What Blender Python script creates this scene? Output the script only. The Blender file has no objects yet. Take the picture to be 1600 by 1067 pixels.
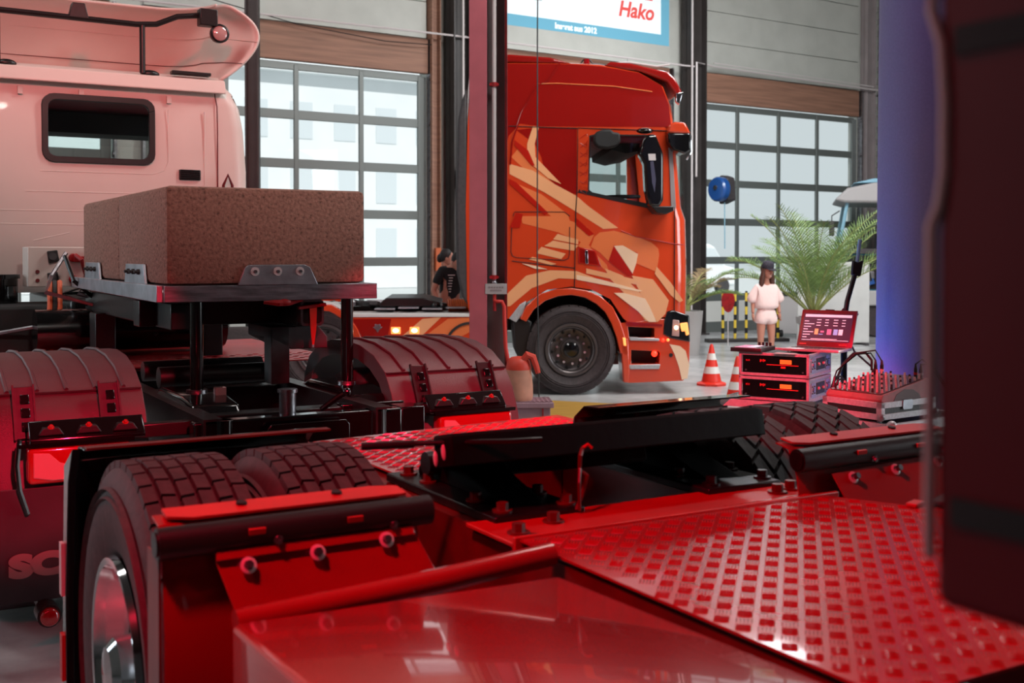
import bpy, bmesh, math, random
from mathutils import Vector, Matrix, Euler
R = math.radians
PI = math.pi
random.seed(7)
C = bpy.context.scene.collection
S = bpy.context.scene

def lin(h):
    h = h.lstrip('#'); o = []
    for i in (0, 2, 4):
        c = int(h[i:i+2], 16) / 255
        o.append(c / 12.92 if c <= 0.04045 else ((c + 0.055) / 1.055) ** 2.4)
    return o

# ------------------------------------------------------------------ camera, sky, lights
cam = bpy.data.cameras.new('camera'); camo = bpy.data.objects.new('camera', cam); C.objects.link(camo)
camo.location = (0, 0, 1.64); camo.rotation_euler = (R(88.8), 0, 0)
cam.sensor_width = 36; cam.lens = 40.19; cam.shift_y = -0.0619
cam.clip_start = 0.05; cam.clip_end = 300
cam.dof.use_dof = True; cam.dof.focus_distance = 6.0; cam.dof.aperture_fstop = 4.0
S.camera = camo
S.view_settings.view_transform = 'Standard'; S.view_settings.look = 'None'
S.view_settings.gamma = 1; S.view_settings.exposure = 0.0; S.view_settings.use_curve_mapping = False
wd = bpy.data.worlds.new('sky'); S.world = wd; wd.use_nodes = True
bg = wd.node_tree.nodes['Background']
bg.inputs[0].default_value = (0.87, 0.97, 1.0, 1); bg.inputs[1].default_value = 0.72

def lamp(kind, name, loc, target, power, color, size=1, sizey=None, spot=60, blend=.5):
    l = bpy.data.lights.new(name, kind); l.energy = power; l.color = color
    if kind == 'AREA':
        l.size = size
        if sizey: l.shape = 'RECTANGLE'; l.size_y = sizey
    elif kind == 'SPOT':
        l.spot_size = R(spot); l.spot_blend = blend; l.shadow_soft_size = size
    elif kind == 'POINT': l.shadow_soft_size = size
    o = bpy.data.objects.new(name, l); C.objects.link(o); o.location = loc
    d = Vector(target) - Vector(loc)
    o.rotation_euler = d.to_track_quat('-Z', 'Y').to_euler()
    return o
sun = lamp('SUN', 'sun', (0, 0, 20), (-8, 12, 4), 3.1, (1, .97, .94))
RED = (1.0, 0.016, 0.055)
lamp('SPOT', 'stage_lamp_red', (-3.6, 0.2, 4.3), (-0.2, 5.0, 0.7), 230, RED, .18, spot=78, blend=.9)
lamp('SPOT', 'stage_lamp_red', (1.2, -0.5, 3.9), (-2.25, 5.1, 0.98), 3900, RED, .1, spot=13.5, blend=.3)
lamp('SPOT', 'stage_lamp_red', (1.2, -0.5, 3.9), (-0.30, 5.9, 0.90), 4600, RED, .1, spot=13, blend=.3)
lamp('SPOT', 'stage_lamp_red', (-0.6, 1.0, 4.2), (1.55, 7.2, 0.82), 5200, RED, .1, spot=14, blend=.5)
lamp('SPOT', 'stage_lamp_red', (-1.4, 1.0, 4.4), (0.35, 2.9, 0.9), 900, RED, .18, spot=66, blend=.9)
lamp('SPOT', 'stage_lamp_red', (-1.0, 2.4, 5.2), (-2.75, 8.8, 3.55), 1050, (1, .06, .075), .15, spot=40, blend=1)
lamp('SPOT', 'hall_white_light', (1.2, 0.2, 5.6), (-1.9, 7.2, 2.35), 560, (1, .92, .86), .25, spot=27, blend=.6)  # unseen white fill, added to brighten the block front and white cab
lamp('AREA', 'hall_white_light', (3.2, 8.5, 7.6), (1.2, 13.5, 1.5), 350, (1, .95, .90), 3.0, 1.2)
lamp('AREA', 'hall_white_light', (-4.6, 6.2, 6.4), (-3.3, 9.5, 2.4), 95, (1, .95, .92), 2.0, 1.0)
lamp('AREA', 'side_gate_daylight', (11.5, 8, 3.0), (2.0, 11.5, 1.0), 420, (.9, .97, 1), 4.5, 4.0)
lamp('AREA', 'side_gate_daylight', (-9.5, 6.6, 3.0), (-1.8, 6.0, 1.4), 170, (.80, .93, 1), 3.0, 3.0)
lamp('AREA', 'hall_white_light', (3.9, 18.2, 6.6), (3.9, 19.5, 0), 300, (.95, .97, 1), 1.5, 2.2)
lamp('AREA', 'hall_white_light', (6.2, 12.4, 7.8), (4.4, 18.0, 0.8), 620, (1, .97, .95), 2.5, 2.0)  # unseen fill, added to brighten the girl, pots and partition
lamp('AREA', 'hall_white_light', (-4.5, 12.5, 8.4), (-1.5, 19.0, 5.0), 150, (1, .97, .95), 4, 1.5)  # unseen fill, added to lighten the wall panels
lamp('SPOT', 'stage_lamp_blue', (1.5, 8.1, .15), (2.62, 7.85, 1.75), 150, (.035, .19, 1), .08, spot=80)
lamp('SPOT', 'stage_lamp_violet', (1.4, 5.4, 5.2), (2.55, 7.75, 2.7), 90, (.32, .07, .8), .1, spot=36, blend=.9)

# ------------------------------------------------------------------ materials
MATS = {}
def mat(name, hexc, rough=.5, metal=0, noise=None, bump=None, coat=0, emit=None, spec=.5, trans=0):
    m = bpy.data.materials.new(name); m.use_nodes = True; nt = m.node_tree; b = nt.nodes['Principled BSDF']
    c = lin(hexc)
    b.inputs['Base Color'].default_value = (*c, 1); b.inputs['Roughness'].default_value = rough
    b.inputs['Metallic'].default_value = metal; b.inputs['Coat Weight'].default_value = coat
    b.inputs['Coat Roughness'].default_value = .04
    b.inputs['Specular IOR Level'].default_value = spec
    if trans: b.inputs['Transmission Weight'].default_value = trans
    if emit:
        b.inputs['Emission Color'].default_value = (*lin(emit[0]), 1); b.inputs['Emission Strength'].default_value = emit[1]
    if noise or bump:
        tc = nt.nodes.new('ShaderNodeTexCoord')
    if noise:
        sc, am = noise[:2]
        n = nt.nodes.new('ShaderNodeTexNoise'); n.inputs['Scale'].default_value = sc; n.inputs['Detail'].default_value = 6
        if len(noise) > 2:
            mp = nt.nodes.new('ShaderNodeMapping'); mp.inputs['Scale'].default_value = noise[2]
            nt.links.new(tc.outputs['Object'], mp.inputs[0]); nt.links.new(mp.outputs[0], n.inputs['Vector'])
        else: nt.links.new(tc.outputs['Object'], n.inputs['Vector'])
        r = nt.nodes.new('ShaderNodeValToRGB')
        r.color_ramp.elements[0].position = .32; r.color_ramp.elements[1].position = .68
        r.color_ramp.elements[0].color = (*[max(0, x * (1 - am)) for x in c], 1)
        r.color_ramp.elements[1].color = (*[min(1, x * (1 + am)) for x in c], 1)
        nt.links.new(n.outputs['Fac'], r.inputs[0]); nt.links.new(r.outputs[0], b.inputs['Base Color'])
    if bump:
        n2 = nt.nodes.new('ShaderNodeTexNoise'); n2.inputs['Scale'].default_value = bump[0]; n2.inputs['Detail'].default_value = 4
        nt.links.new(tc.outputs['Object'], n2.inputs['Vector'])
        bp = nt.nodes.new('ShaderNodeBump'); bp.inputs['Strength'].default_value = bump[1]; bp.inputs['Distance'].default_value = .01
        nt.links.new(n2.outputs['Fac'], bp.inputs['Height']); nt.links.new(bp.outputs[0], b.inputs['Normal'])
    MATS[name] = m
    return m

def glassmat(name, tint, refl=.05, rough=.02):
    m = bpy.data.materials.new(name); m.use_nodes = True; nt = m.node_tree; nt.nodes.clear()
    o = nt.nodes.new('ShaderNodeOutputMaterial'); t = nt.nodes.new('ShaderNodeBsdfTransparent'); g = nt.nodes.new('ShaderNodeBsdfGlossy')
    x = nt.nodes.new('ShaderNodeMixShader'); x.inputs[0].default_value = refl
    t.inputs[0].default_value = (*lin(tint), 1); g.inputs['Roughness'].default_value = rough
    nt.links.new(t.outputs[0], x.inputs[1]); nt.links.new(g.outputs[0], x.inputs[2])
    nt.links.new(x.outputs[0], o.inputs[0]); MATS[name] = m; return m

M = MATS
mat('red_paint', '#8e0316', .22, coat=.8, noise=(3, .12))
mat('red_flat', '#a80616', .42, noise=(6, .15))
mat('red_deck', '#9a031a', .27, coat=.25, noise=(2.5, .12))
mat('red_dark', '#5c0408', .4, noise=(8, .25))
mat('rubber', '#33292b', .7, noise=(30, .3), bump=(60, .15))
mat('black_plastic', '#171314', .42, bump=(220, .12))
mat('black_gloss', '#0a090a', .16, coat=.5)
mat('black_steel', '#120e0f', .38, noise=(12, .5), bump=(40, .1))
mat('black_grease', '#050404', .75, spec=.12, noise=(9, .5), bump=(14, .25))
mat('fender_plastic', '#43373a', .42, bump=(260, .25))
mat('rim_grey', '#5a5354', .38, .6)
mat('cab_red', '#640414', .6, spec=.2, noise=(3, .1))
mat('dark_grey', '#3a3638', .6, noise=(20, .2))
mat('flap_grey', '#2c282d', .6, noise=(5, .25))
mat('chrome', '#d8d8dc', .08, 1)
mat('steel', '#8f8d92', .34, 1, noise=(14, .25), bump=(60, .15))
mat('brushed_steel', '#8d8b92', .42, 1, noise=(7, .35, (1, 1, 9)), bump=(30, .2))
mat('zinc', '#a9acb4', .4, .9, noise=(10, .2))
mat('alu', '#b4b6ba', .38, .35, noise=(60, .12), bump=(90, .2))
mat('white_paint', '#cdbeb6', .45, coat=.08, noise=(2, .04))
mat('white_flat', '#c8c8c6', .6, noise=(4, .05))
mat('orange_paint', '#c93f1e', .2, coat=.9)
mat('orange_deep', '#8e0f0a', .2, coat=.9)
mat('livery_light', '#e6a274', .22, coat=.8)
mat('livery_mid', '#de7444', .22, coat=.8)
mat('livery_dark', '#b01c10', .22, coat=.8)
mat('livery_pale', '#ecc8a8', .22, coat=.8)
mat('lamp_red', '#8c0810', .12, coat=1, emit=('#ff0814', .02))
mat('lamp_clear', '#b08a86', .12, coat=1)
mat('lamp_amber', '#ffb070', .3, emit=('#ff9a44', 1.1))
mat('lamp_core', '#ffffff', .3, emit=('#ffd9a0', 9.0))
mat('lamp_redglow', '#ff2010', .3, emit=('#ff2a18', 4.0))
mat('column_paint', '#7d7076', .5, noise=(3, .1))
mat('column_dark', '#35302f', .5, noise=(3, .2))
mat('column_grey', '#8b8283', .5, noise=(3, .1))
mat('pipe_white', '#c8c0c0', .35)
mat('panel_white', '#b4b6b0', .6, noise=(2, .06), bump=(35, .25))
mat('timber', '#8c6654', .65, noise=(3, .22, (.3, .3, 6)), bump=(20, .1))
mat('ceiling_grey', '#55524f', .8)
mat('gate_frame', '#6b716f', .45, .3)
mat('gate_panel', '#d4d6d2', .5)
mat('exterior_white', '#e4e8ea', .8, noise=(.4, .04))
mat('exterior_shade', '#d0d8dc', .6)
mat('exterior_ground', '#c4c8c8', .9)
mat('exterior_blue', '#86b4c8', .4)
mat('blue_reel', '#1d4e92', .35, coat=.4)
mat('navy_reel', '#16264a', .35, coat=.4)
mat('blue_drape', '#74748a', .75, noise=(60, .05), bump=(300, .1))
mat('skin', '#b67c68', .55); mat('hair_brown', '#4d2a1e', .6, noise=(30, .3)); mat('hair_dark', '#1a1214', .6)
mat('cloth_pink', '#ecd0cc', .85, bump=(40, .3)); mat('cloth_black', '#141418', .85, bump=(40, .3))
mat('print_white', '#c8c4c4', .8)
mat('cap_cloth', '#201d26', .85, noise=(70, 3.0))
mat('palm_green', '#6f8a4a', .5, noise=(6, .4)); mat('palm_dry', '#8a7450', .6, noise=(6, .3)); mat('palm_stem', '#8a9054', .6, noise=(10, .3))
mat('pot_grey', '#a9a6a6', .6); mat('soil', '#241a14', .9)
mat('yellow', '#d8b93c', .5); mat('black_matte', '#0c0b0c', .7)
mat('cone_red', '#d42a18', .45); mat('cone_white', '#d8d8d4', .4)
mat('sack', '#b9806a', .7, noise=(5, .25)); mat('sack_red', '#c43a28', .5)
mat('crate_pink', '#94727c', .6, noise=(8, .12)); mat('hose_red', '#c83a34', .4)
mat('case_black', '#161214', .5, bump=(120, .2))
mat('mixer_panel', '#4a2024', .4); mat('mixer_body', '#8f5053', .45, noise=(30, .1)); mat('knob', '#c9b8b4', .35); mat('knob_dark', '#2a1c1e', .4)
mat('cable', '#0f0d10', .45)
mat('laptop_red', '#5e0a16', .35); mat('laptop_edge', '#c8c0c2', .3, .6); mat('keys', '#180c10', .5)
mat('screen_violet', '#3a0a30', .3, emit=('#3a0c34', .55)); mat('screen_white', '#d8d0dc', .3, emit=('#c8c0d0', .8))
mat('screen_pink', '#b06a90', .3, emit=('#a86088', .8)); mat('screen_blue', '#80a0d8', .3, emit=('#7c98d0', .8)); mat('screen_gold', '#c8a070', .3, emit=('#c09868', .8))
mat('display_amber', '#e07830', .3, emit=('#e8762c', .7)); mat('display_red', '#b02020', .3, emit=('#b01c1c', .5))
mat('proj_white', '#d0d8dc', .8, emit=('#ccd6da', .62)); mat('proj_blue', '#5c96ac', .8, emit=('#5a93aa', .55)); mat('proj_red', '#c84a44', .8, emit=('#c84a46', .55))
mat('proj_text', '#e0e8ea', .8, emit=('#dfe7ea', .62)); mat('proj_grey', '#9aa4a8', .8, emit=('#a8b2b6', .5))
mat('brick_white', '#9a9896', .7); mat('teal', '#1d6a84', .4, coat=.4)
mat('seat_dark', '#1c1418', .8); mat('interior_dark', '#151013', .8); mat('interior_red', '#8a1830', .6)
mat('gap', '#140504', .7); mat('wood_floor_yellow', '#a88238', .55, noise=(3, .2, (1, 12, 1)))
mat('glove_orange', '#b8582c', .5); mat('white_text', '#7e6c6c', .5)
mat('tape_red', '#9c1218', .5, noise=(20, .3)); mat('cord_orange', '#d4562a', .5)
mat('wood_black', '#26201f', .6, noise=(6, .4))
glassmat('gate_glass', '#fdfefe', .02); glassmat('cab_glass', '#f6faf9', .045); glassmat('dark_glass', '#7a8a8c', .08)

# ground and concrete get richer node set-ups
def floormat():
    m = bpy.data.materials.new('floor_concrete'); m.use_nodes = True; nt = m.node_tree; b = nt.nodes['Principled BSDF']
    tc = nt.nodes.new('ShaderNodeTexCoord'); n = nt.nodes.new('ShaderNodeTexNoise'); n.inputs['Scale'].default_value = 1.3; n.inputs['Detail'].default_value = 9
    n.inputs['Roughness'].default_value = .65
    r = nt.nodes.new('ShaderNodeValToRGB'); r.color_ramp.elements[0].color = (*lin('#949496'), 1); r.color_ramp.elements[1].color = (*lin('#c4c5c5'), 1)
    r.color_ramp.elements[0].position = .3; r.color_ramp.elements[1].position = .7
    nt.links.new(tc.outputs['Object'], n.inputs['Vector']); nt.links.new(n.outputs['Fac'], r.inputs[0]); nt.links.new(r.outputs[0], b.inputs['Base Color'])
    rr = nt.nodes.new('ShaderNodeMapRange'); rr.inputs[3].default_value = .12; rr.inputs[4].default_value = .34
    nt.links.new(n.outputs['Fac'], rr.inputs[0]); nt.links.new(rr.outputs[0], b.inputs['Roughness'])
    MATS['floor'] = m
floormat()
def stonemat():
    m = bpy.data.materials.new('concrete_block'); m.use_nodes = True; nt = m.node_tree; b = nt.nodes['Principled BSDF']
    tc = nt.nodes.new('ShaderNodeTexCoord')
    v = nt.nodes.new('ShaderNodeTexVoronoi'); v.inputs['Scale'].default_value = 105
    n = nt.nodes.new('ShaderNodeTexNoise'); n.inputs['Scale'].default_value = 58; n.inputs['Detail'].default_value = 8
    r = nt.nodes.new('ShaderNodeValToRGB'); e = r.color_ramp.elements
    e[0].position = .30; e[0].color = (*lin('#473029'), 1); e[1].position = .72; e[1].color = (*lin('#a8786a'), 1)
    k = e.new(.42); k.color = (*lin('#876052'), 1)
    mx = nt.nodes.new('ShaderNodeMix'); mx.data_type = 'RGBA'; mx.inputs[0].default_value = .28
    r2 = nt.nodes.new('ShaderNodeValToRGB'); r2.color_ramp.elements[0].color = (*lin('#b98876'), 1); r2.color_ramp.elements[1].color = (*lin('#5c3a30'), 1)
    for q in (v, n): nt.links.new(tc.outputs['Object'], q.inputs['Vector'])
    nt.links.new(n.outputs['Fac'], r.inputs[0]); nt.links.new(v.outputs['Color'], r2.inputs[0])
    nt.links.new(r.outputs[0], mx.inputs[6]); nt.links.new(r2.outputs[0], mx.inputs[7]); nt.links.new(mx.outputs[2], b.inputs['Base Color'])
    b.inputs['Roughness'].default_value = .9
    bp = nt.nodes.new('ShaderNodeBump'); bp.inputs['Strength'].default_value = .7; bp.inputs['Distance'].default_value = .008
    nt.links.new(n.outputs['Fac'], bp.inputs['Height']); nt.links.new(bp.outputs[0], b.inputs['Normal'])
    MATS['stone'] = m
stonemat()

# ------------------------------------------------------------------ mesh builder
class G:
    def __init__(s): s.b = bmesh.new()
    def hexa(s, p):
        v = [s.b.verts.new(q) for q in p]
        for f in ((0, 3, 2, 1), (4, 5, 6, 7), (0, 1, 5, 4), (1, 2, 6, 5), (2, 3, 7, 6), (3, 0, 4, 7)): s.b.faces.new([v[i] for i in f])
        return s
    def box(s, x0, x1, y0, y1, z0, z1):
        return s.hexa([(x0, y0, z0), (x1, y0, z0), (x1, y1, z0), (x0, y1, z0), (x0, y0, z1), (x1, y0, z1), (x1, y1, z1), (x0, y1, z1)])
    def obox(s, c, size, rot=(0, 0, 0)):
        m = Euler(rot).to_matrix(); c = Vector(c); h = [q / 2 for q in size]
        return s.hexa([c + m @ Vector((a * h[0], b_ * h[1], d * h[2])) for d in (-1, 1) for a, b_ in ((-1, -1), (1, -1), (1, 1), (-1, 1))])
    def ring(s, c, ax, r, n, ph=0):
        ax = Vector(ax).normalized(); t = Vector((0, 0, 1)) if abs(ax.z) < .9 else Vector((1, 0, 0))
        a = ax.cross(t).normalized(); b_ = ax.cross(a)
        return [s.b.verts.new(Vector(c) + (a * math.cos(ph + 2 * PI * i / n) + b_ * math.sin(ph + 2 * PI * i / n)) * r) for i in range(n)]
    def cyl(s, p0, p1, r0, r1=None, n=16, cap=True):
        r1 = r0 if r1 is None else r1; d = Vector(p1) - Vector(p0)
        A = s.ring(p0, d, r0, n); B = s.ring(p1, d, r1, n)
        for i in range(n): s.b.faces.new((A[i], A[(i + 1) % n], B[(i + 1) % n], B[i]))
        if cap: s.b.faces.new(A[::-1]); s.b.faces.new(B)
        return s
    def tube(s, pts, r, n=8, closed=False):
        pts = [Vector(p) for p in pts]; k = len(pts); rings = []; prev = None
        for i, p in enumerate(pts):
            if closed: d = pts[(i + 1) % k] - pts[i - 1]
            else: d = pts[min(i + 1, k - 1)] - pts[max(i - 1, 0)]
            d.normalize()
            if prev is None:
                t = Vector((0, 0, 1)) if abs(d.z) < .9 else Vector((1, 0, 0)); a = d.cross(t).normalized()
            else: a = (prev - d * prev.dot(d)).normalized()
            prev = a; b_ = d.cross(a); rr = r[i] if isinstance(r, (list, tuple)) else r
            rings.append([s.b.verts.new(p + (a * math.cos(2 * PI * j / n) + b_ * math.sin(2 * PI * j / n)) * rr) for j in range(n)])
        for i in range(k if closed else k - 1):
            A = rings[i]; B = rings[(i + 1) % k]
            for j in range(n): s.b.faces.new((A[j], A[(j + 1) % n], B[(j + 1) % n], B[j]))
        if not closed: s.b.faces.new(rings[0][::-1]); s.b.faces.new(rings[-1])
        return s
    def prism(s, poly, ax, a, b_):
        def P(q, t): return {'x': (t, q[0], q[1]), 'y': (q[0], t, q[1]), 'z': (q[0], q[1], t)}[ax]
        A = [s.b.verts.new(P(q, a)) for q in poly]; B = [s.b.verts.new(P(q, b_)) for q in poly]; n = len(poly)
        s.b.faces.new(A[::-1]); s.b.faces.new(B)
        for i in range(n): s.b.faces.new((A[i], A[(i + 1) % n], B[(i + 1) % n], B[i]))
        return s
    def lathe(s, prof, c=(0, 0, 0), ax='z', n=32, closed=False):
        c = Vector(c); rings = []
        for r, h in prof:
            L = []
            for i in range(n):
                x = r * math.cos(2 * PI * i / n); y = r * math.sin(2 * PI * i / n)
                L.append(s.b.verts.new(c + Vector({'z': (x, y, h), 'x': (h, x, y), 'y': (x, h, y)}[ax])))
            rings.append(L)
        k = len(rings)
        for i in range(k if closed else k - 1):
            A = rings[i]; B = rings[(i + 1) % k]
            for j in range(n): s.b.faces.new((A[j], A[(j + 1) % n], B[(j + 1) % n], B[j]))
        return s
    def sheet(s, prof, ax, a, b_, th):
        """a bent sheet of thickness th: the open 2-D profile prof swept along ax from a to b_"""
        n = len(prof); off = []
        for i in range(n):
            p0 = Vector(prof[max(i - 1, 0)]); p1 = Vector(prof[min(i + 1, n - 1)]); d = (p1 - p0).normalized()
            off.append((prof[i][0] - d.y * th, prof[i][1] + d.x * th))
        return s.strip(prof, off, ax, a, b_)
    def strip(s, A2, B2, ax, a, b_):
        def P(q, t): return {'x': (t, q[0], q[1]), 'y': (q[0], t, q[1]), 'z': (q[0], q[1], t)}[ax]
        rows = [[s.b.verts.new(P(q, t)) for q in L] for t in (a, b_) for L in (A2, B2)]
        a0, a1, b0, b1 = rows; n = len(A2); F = s.b.faces.new
        for i in range(n - 1):
            F((a0[i], a0[i + 1], b0[i + 1], b0[i])); F((a1[i], b1[i], b1[i + 1], a1[i + 1]))
            F((a0[i], a1[i], a1[i + 1], a0[i + 1])); F((b0[i], b0[i + 1], b1[i + 1], b1[i]))
        F((a0[0], b0[0], b1[0], a1[0])); F((a0[-1], a1[-1], b1[-1], b0[-1]))
        return s
    def grid(s, rows, closed=False):
        V = [[s.b.verts.new(p) for p in r] for r in rows]
        for i in range(len(V) - 1):
            m = len(V[i])
            for j in range(m if closed else m - 1):
                s.b.faces.new((V[i][j], V[i][(j + 1) % m], V[i + 1][(j + 1) % m], V[i + 1][j]))
        return s
    def loft(s, rings):
        s.grid(rings, True); s.b.verts.ensure_lookup_table(); n = len(rings[0]); t = len(s.b.verts)
        v = s.b.verts; k = len(rings) * n
        s.b.faces.new([v[t - k + i] for i in range(n)][::-1]); s.b.faces.new([v[t - n + i] for i in range(n)])
        return s
    def ball(s, c, r, sc=(1, 1, 1), u=16, v=10):
        m = Matrix.Translation(c) @ Matrix.Diagonal((r * sc[0], r * sc[1], r * sc[2], 1))
        bmesh.ops.create_uvsphere(s.b, u_segments=u, v_segments=v, radius=1, matrix=m); return s
    def bolt(s, c, ax, r=.012, h=.012):
        c = Vector(c); ax = Vector(ax).normalized()
        s.cyl(c, c + ax * h * .35, r * 1.7, n=12); s.cyl(c + ax * h * .35, c + ax * h * 1.5, r, n=6); return s
    def rbox(s, x0, x1, y0, y1, z0, z1, r=.01, seg=2):
        g = G().box(x0, x1, y0, y1, z0, z1)
        bmesh.ops.bevel(g.b, geom=g.b.edges[:], offset=r, segments=seg, affect='EDGES', profile=.5)
        me = bpy.data.meshes.new('t'); g.b.to_mesh(me); s.b.from_mesh(me); bpy.data.meshes.remove(me); g.b.free(); return s
    def out(s, name, m, parent=None, bev=0, smooth=35, kind=None, label=None, seg=2):
        bmesh.ops.recalc_face_normals(s.b, faces=s.b.faces[:])
        me = bpy.data.meshes.new(name); s.b.to_mesh(me); s.b.free()
        return fin(name, me, m, parent, bev, smooth, kind, label, seg)

def fin(name, me, m, parent=None, bev=0, smooth=35, kind=None, label=None, seg=2):
    me.materials.clear(); me.materials.append(MATS[m] if isinstance(m, str) else m)
    if smooth:
        me.polygons.foreach_set('use_smooth', [True] * len(me.polygons)); me.set_sharp_from_angle(angle=R(smooth))
    o = bpy.data.objects.new(name, me); C.objects.link(o)
    if parent: o.parent = parent
    if bev:
        md = o.modifiers.new('bevel', 'BEVEL'); md.width = bev; md.segments = seg; md.limit_method = 'ANGLE'; md.angle_limit = R(40)
        md.harden_normals = False
    if kind: o['kind'] = kind
    if label: o['label'] = label
    return o
def tag(o, label, cat, group=None):
    o['label'] = label; o['category'] = cat
    if group: o['group'] = group
    return o
def thing(name, label, cat, loc=(0, 0, 0), rz=0, group=None):
    o = bpy.data.objects.new(name, None); C.objects.link(o); o.location = loc; o.rotation_euler = (0, 0, R(rz)); o.empty_display_size = .1
    return tag(o, label, cat, group)
def struct(o):
    o['kind'] = 'structure'; return o
def copy_tree(o, parent=None):
    c = o.copy(); C.objects.link(c)
    if parent: c.parent = parent
    for ch in list(o.children): copy_tree(ch, c)
    return c
def tmp(bm):
    bmesh.ops.recalc_face_normals(bm, faces=bm.faces[:])
    me = bpy.data.meshes.new('t'); bm.to_mesh(me); bm.free(); o = bpy.data.objects.new('t', me); C.objects.link(o); return o
def cut(base, cutters):
    o = tmp(base.b); cs = [tmp(c.b) for c in cutters]
    for c in cs:
        md = o.modifiers.new('b', 'BOOLEAN'); md.operation = 'DIFFERENCE'; md.object = c; md.solver = 'EXACT'
    bpy.context.view_layer.update()
    me = bpy.data.meshes.new_from_object(o.evaluated_get(bpy.context.evaluated_depsgraph_get()))
    for q in [o] + cs:
        d = q.data; bpy.data.objects.remove(q); bpy.data.meshes.remove(d)
    return me
def text(name, body, m, parent, loc, rot, size, ext=.0015, shear=0, align='LEFT', bold=0, sx=1):
    cu = bpy.data.curves.new('t', 'FONT'); cu.body = body; cu.size = size; cu.extrude = ext; cu.shear = shear; cu.align_x = align; cu.offset = bold
    o = bpy.data.objects.new('t', cu); C.objects.link(o); bpy.context.view_layer.update()
    me = bpy.data.meshes.new_from_object(o.evaluated_get(bpy.context.evaluated_depsgraph_get()))
    bpy.data.objects.remove(o); bpy.data.curves.remove(cu)
    r = fin(name, me, m, parent, smooth=0); r.location = loc; r.rotation_euler = rot; r.scale = (sx, 1, 1); return r
def rot2(p, a): return (p[0] * math.cos(a) - p[1] * math.sin(a), p[0] * math.sin(a) + p[1] * math.cos(a))
def arc(c, r, a0, a1, n): return [(c[0] + r * math.cos(R(a0 + (a1 - a0) * i / n)), c[1] + r * math.sin(R(a0 + (a1 - a0) * i / n))) for i in range(n + 1)]
def rloop(*a):
    q = rrect(*a); return q + [q[0]]
def rrect(x0, x1, y0, y1, r, n=4):
    return arc((x1 - r, y1 - r), r, 0, 90, n) + arc((x0 + r, y1 - r), r, 90, 180, n) + arc((x0 + r, y0 + r), r, 180, 270, n) + arc((x1 - r, y0 + r), r, 270, 360, n)
# ------------------------------------------------------------------ the hall (u along the gate wall, v outwards)
def W(o):
    o.location = (5.7, 25, 0); o.rotation_euler = (0, 0, R(33.7)); return o
def wpt(u, v, z=0):
    a = R(33.7); return (5.7 + u * math.cos(a) - v * math.sin(a), 25 + u * math.sin(a) + v * math.cos(a), z)
struct(W(G().box(-30, 9, -28, .25, -.2, 0).out('floor', 'floor')))
struct(W(G().box(-30, 9, -28, .25, 10.4, 10.7).out('ceiling', 'ceiling_grey')))
struct(W(G().box(-30.3, -30, -28, .25, 0, 10.4).out('wall_left', 'panel_white')))
struct(W(G().box(9, 9.3, -28, .25, 0, 10.4).out('wall_right', 'panel_white')))
struct(W(G().box(-30, 9, -28.3, -28, 0, 10.4).out('wall_front', 'column_grey')))
g = G()
for a, b in ((-30, -19.35), (-14.05, -13.6), (-8.66, -7.98), (-3.08, -2.32), (2.74, 9)): g.box(a, b, 0, .25, 0, 5.4)
g.box(-30, 9, 0, .25, 5.4, 10.4)
wb = struct(W(g.out('wall_back', 'panel_white')))
# pale cladding panels above each gate, one by one
for a, b in ((-19.3, -14.1), (-13.6, -8.7), (-7.95, -3.1), (-2.28, 2.7)):
    for k in range(7):
        G().box(a, b, -.07, 0.0, 5.42 + k * .64, 5.42 + k * .64 + .63).out('panel', 'panel_white', wb, bev=.008)
# white brick courses beside the last gate
g = G()
for k in range(54):
    for j in range(7):
        x = 3.42 + j * .62 + (.31 if k % 2 else 0); g.box(x, x + .6, -.03, 0, .02 + k * .14, .15 + k * .14)
g.out('brick_course', 'brick_white', wb, kind='stuff')
# timber lintels over the gates
for n, (a, b) in enumerate(((-19.3, -14.1), (-13.62, -8.68), (-7.96, -3.08), (-2.3, 2.7))):
    struct(W(G().box(a, b, -.1, .02, 4.8, 5.4).out('trim_%d' % (n + 1), 'timber', bev=.01)))
# sectional gates
BARS = [.73, 1.51, 2.32, 3.13, 3.93, 4.72]
def gate(n, mull):
    r = bpy.data.objects.new('window_%d' % n, None); C.objects.link(r); W(r); struct(r)
    a, b = mull[0], mull[-1]
    for i, z in enumerate(BARS):
        t = .075 if i < 5 else .06
        G().box(a, b, 0, .05, z - t, z + t).out('rail', 'gate_frame', r, bev=.008)
    G().box(a, b, 0, .05, 0.0, .22).out('rail', 'gate_frame', r, bev=.008)
    for i, x in enumerate(mull):
        w = .04 if 0 < i < len(mull) - 1 else .075
        G().box(x - w, x + w, -.01, .045, .2, 4.75).out('mullion', 'gate_frame', r, bev=.006)
    for i in range(len(mull) - 1):
        for j in range(5):
            G().box(mull[i] + .02, mull[i + 1] - .02, .02, .028, BARS[j] + .05, BARS[j + 1] - .05).out('pane', 'gate_glass', r)
        G().box(mull[i] + .03, mull[i + 1] - .03, .01, .04, .2, .68).out('bottom_panel', 'gate_panel', r, bev=.01)
    for z in BARS:
        G().cyl((b + .07, -.1, z), (b + .13, -.1, z), .045, n=12).out('roller', 'steel', r)
    for x in (b + .11, a - .11):
        G().box(x - .02, x + .02, -.15, -.03, 0, 5.4).out('guide_rail', 'steel', r)
gate(1, [-13.52, -12.3, -11.11, -9.93, -8.76])
gate(2, [-7.9, -6.72, -5.52, -4.32, -3.14])
gate(3, [-2.24, -1.07, .18, 1.41, 2.64])
gate(4, [-19.2, -18.0, -16.7, -15.4, -14.16])
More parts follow.
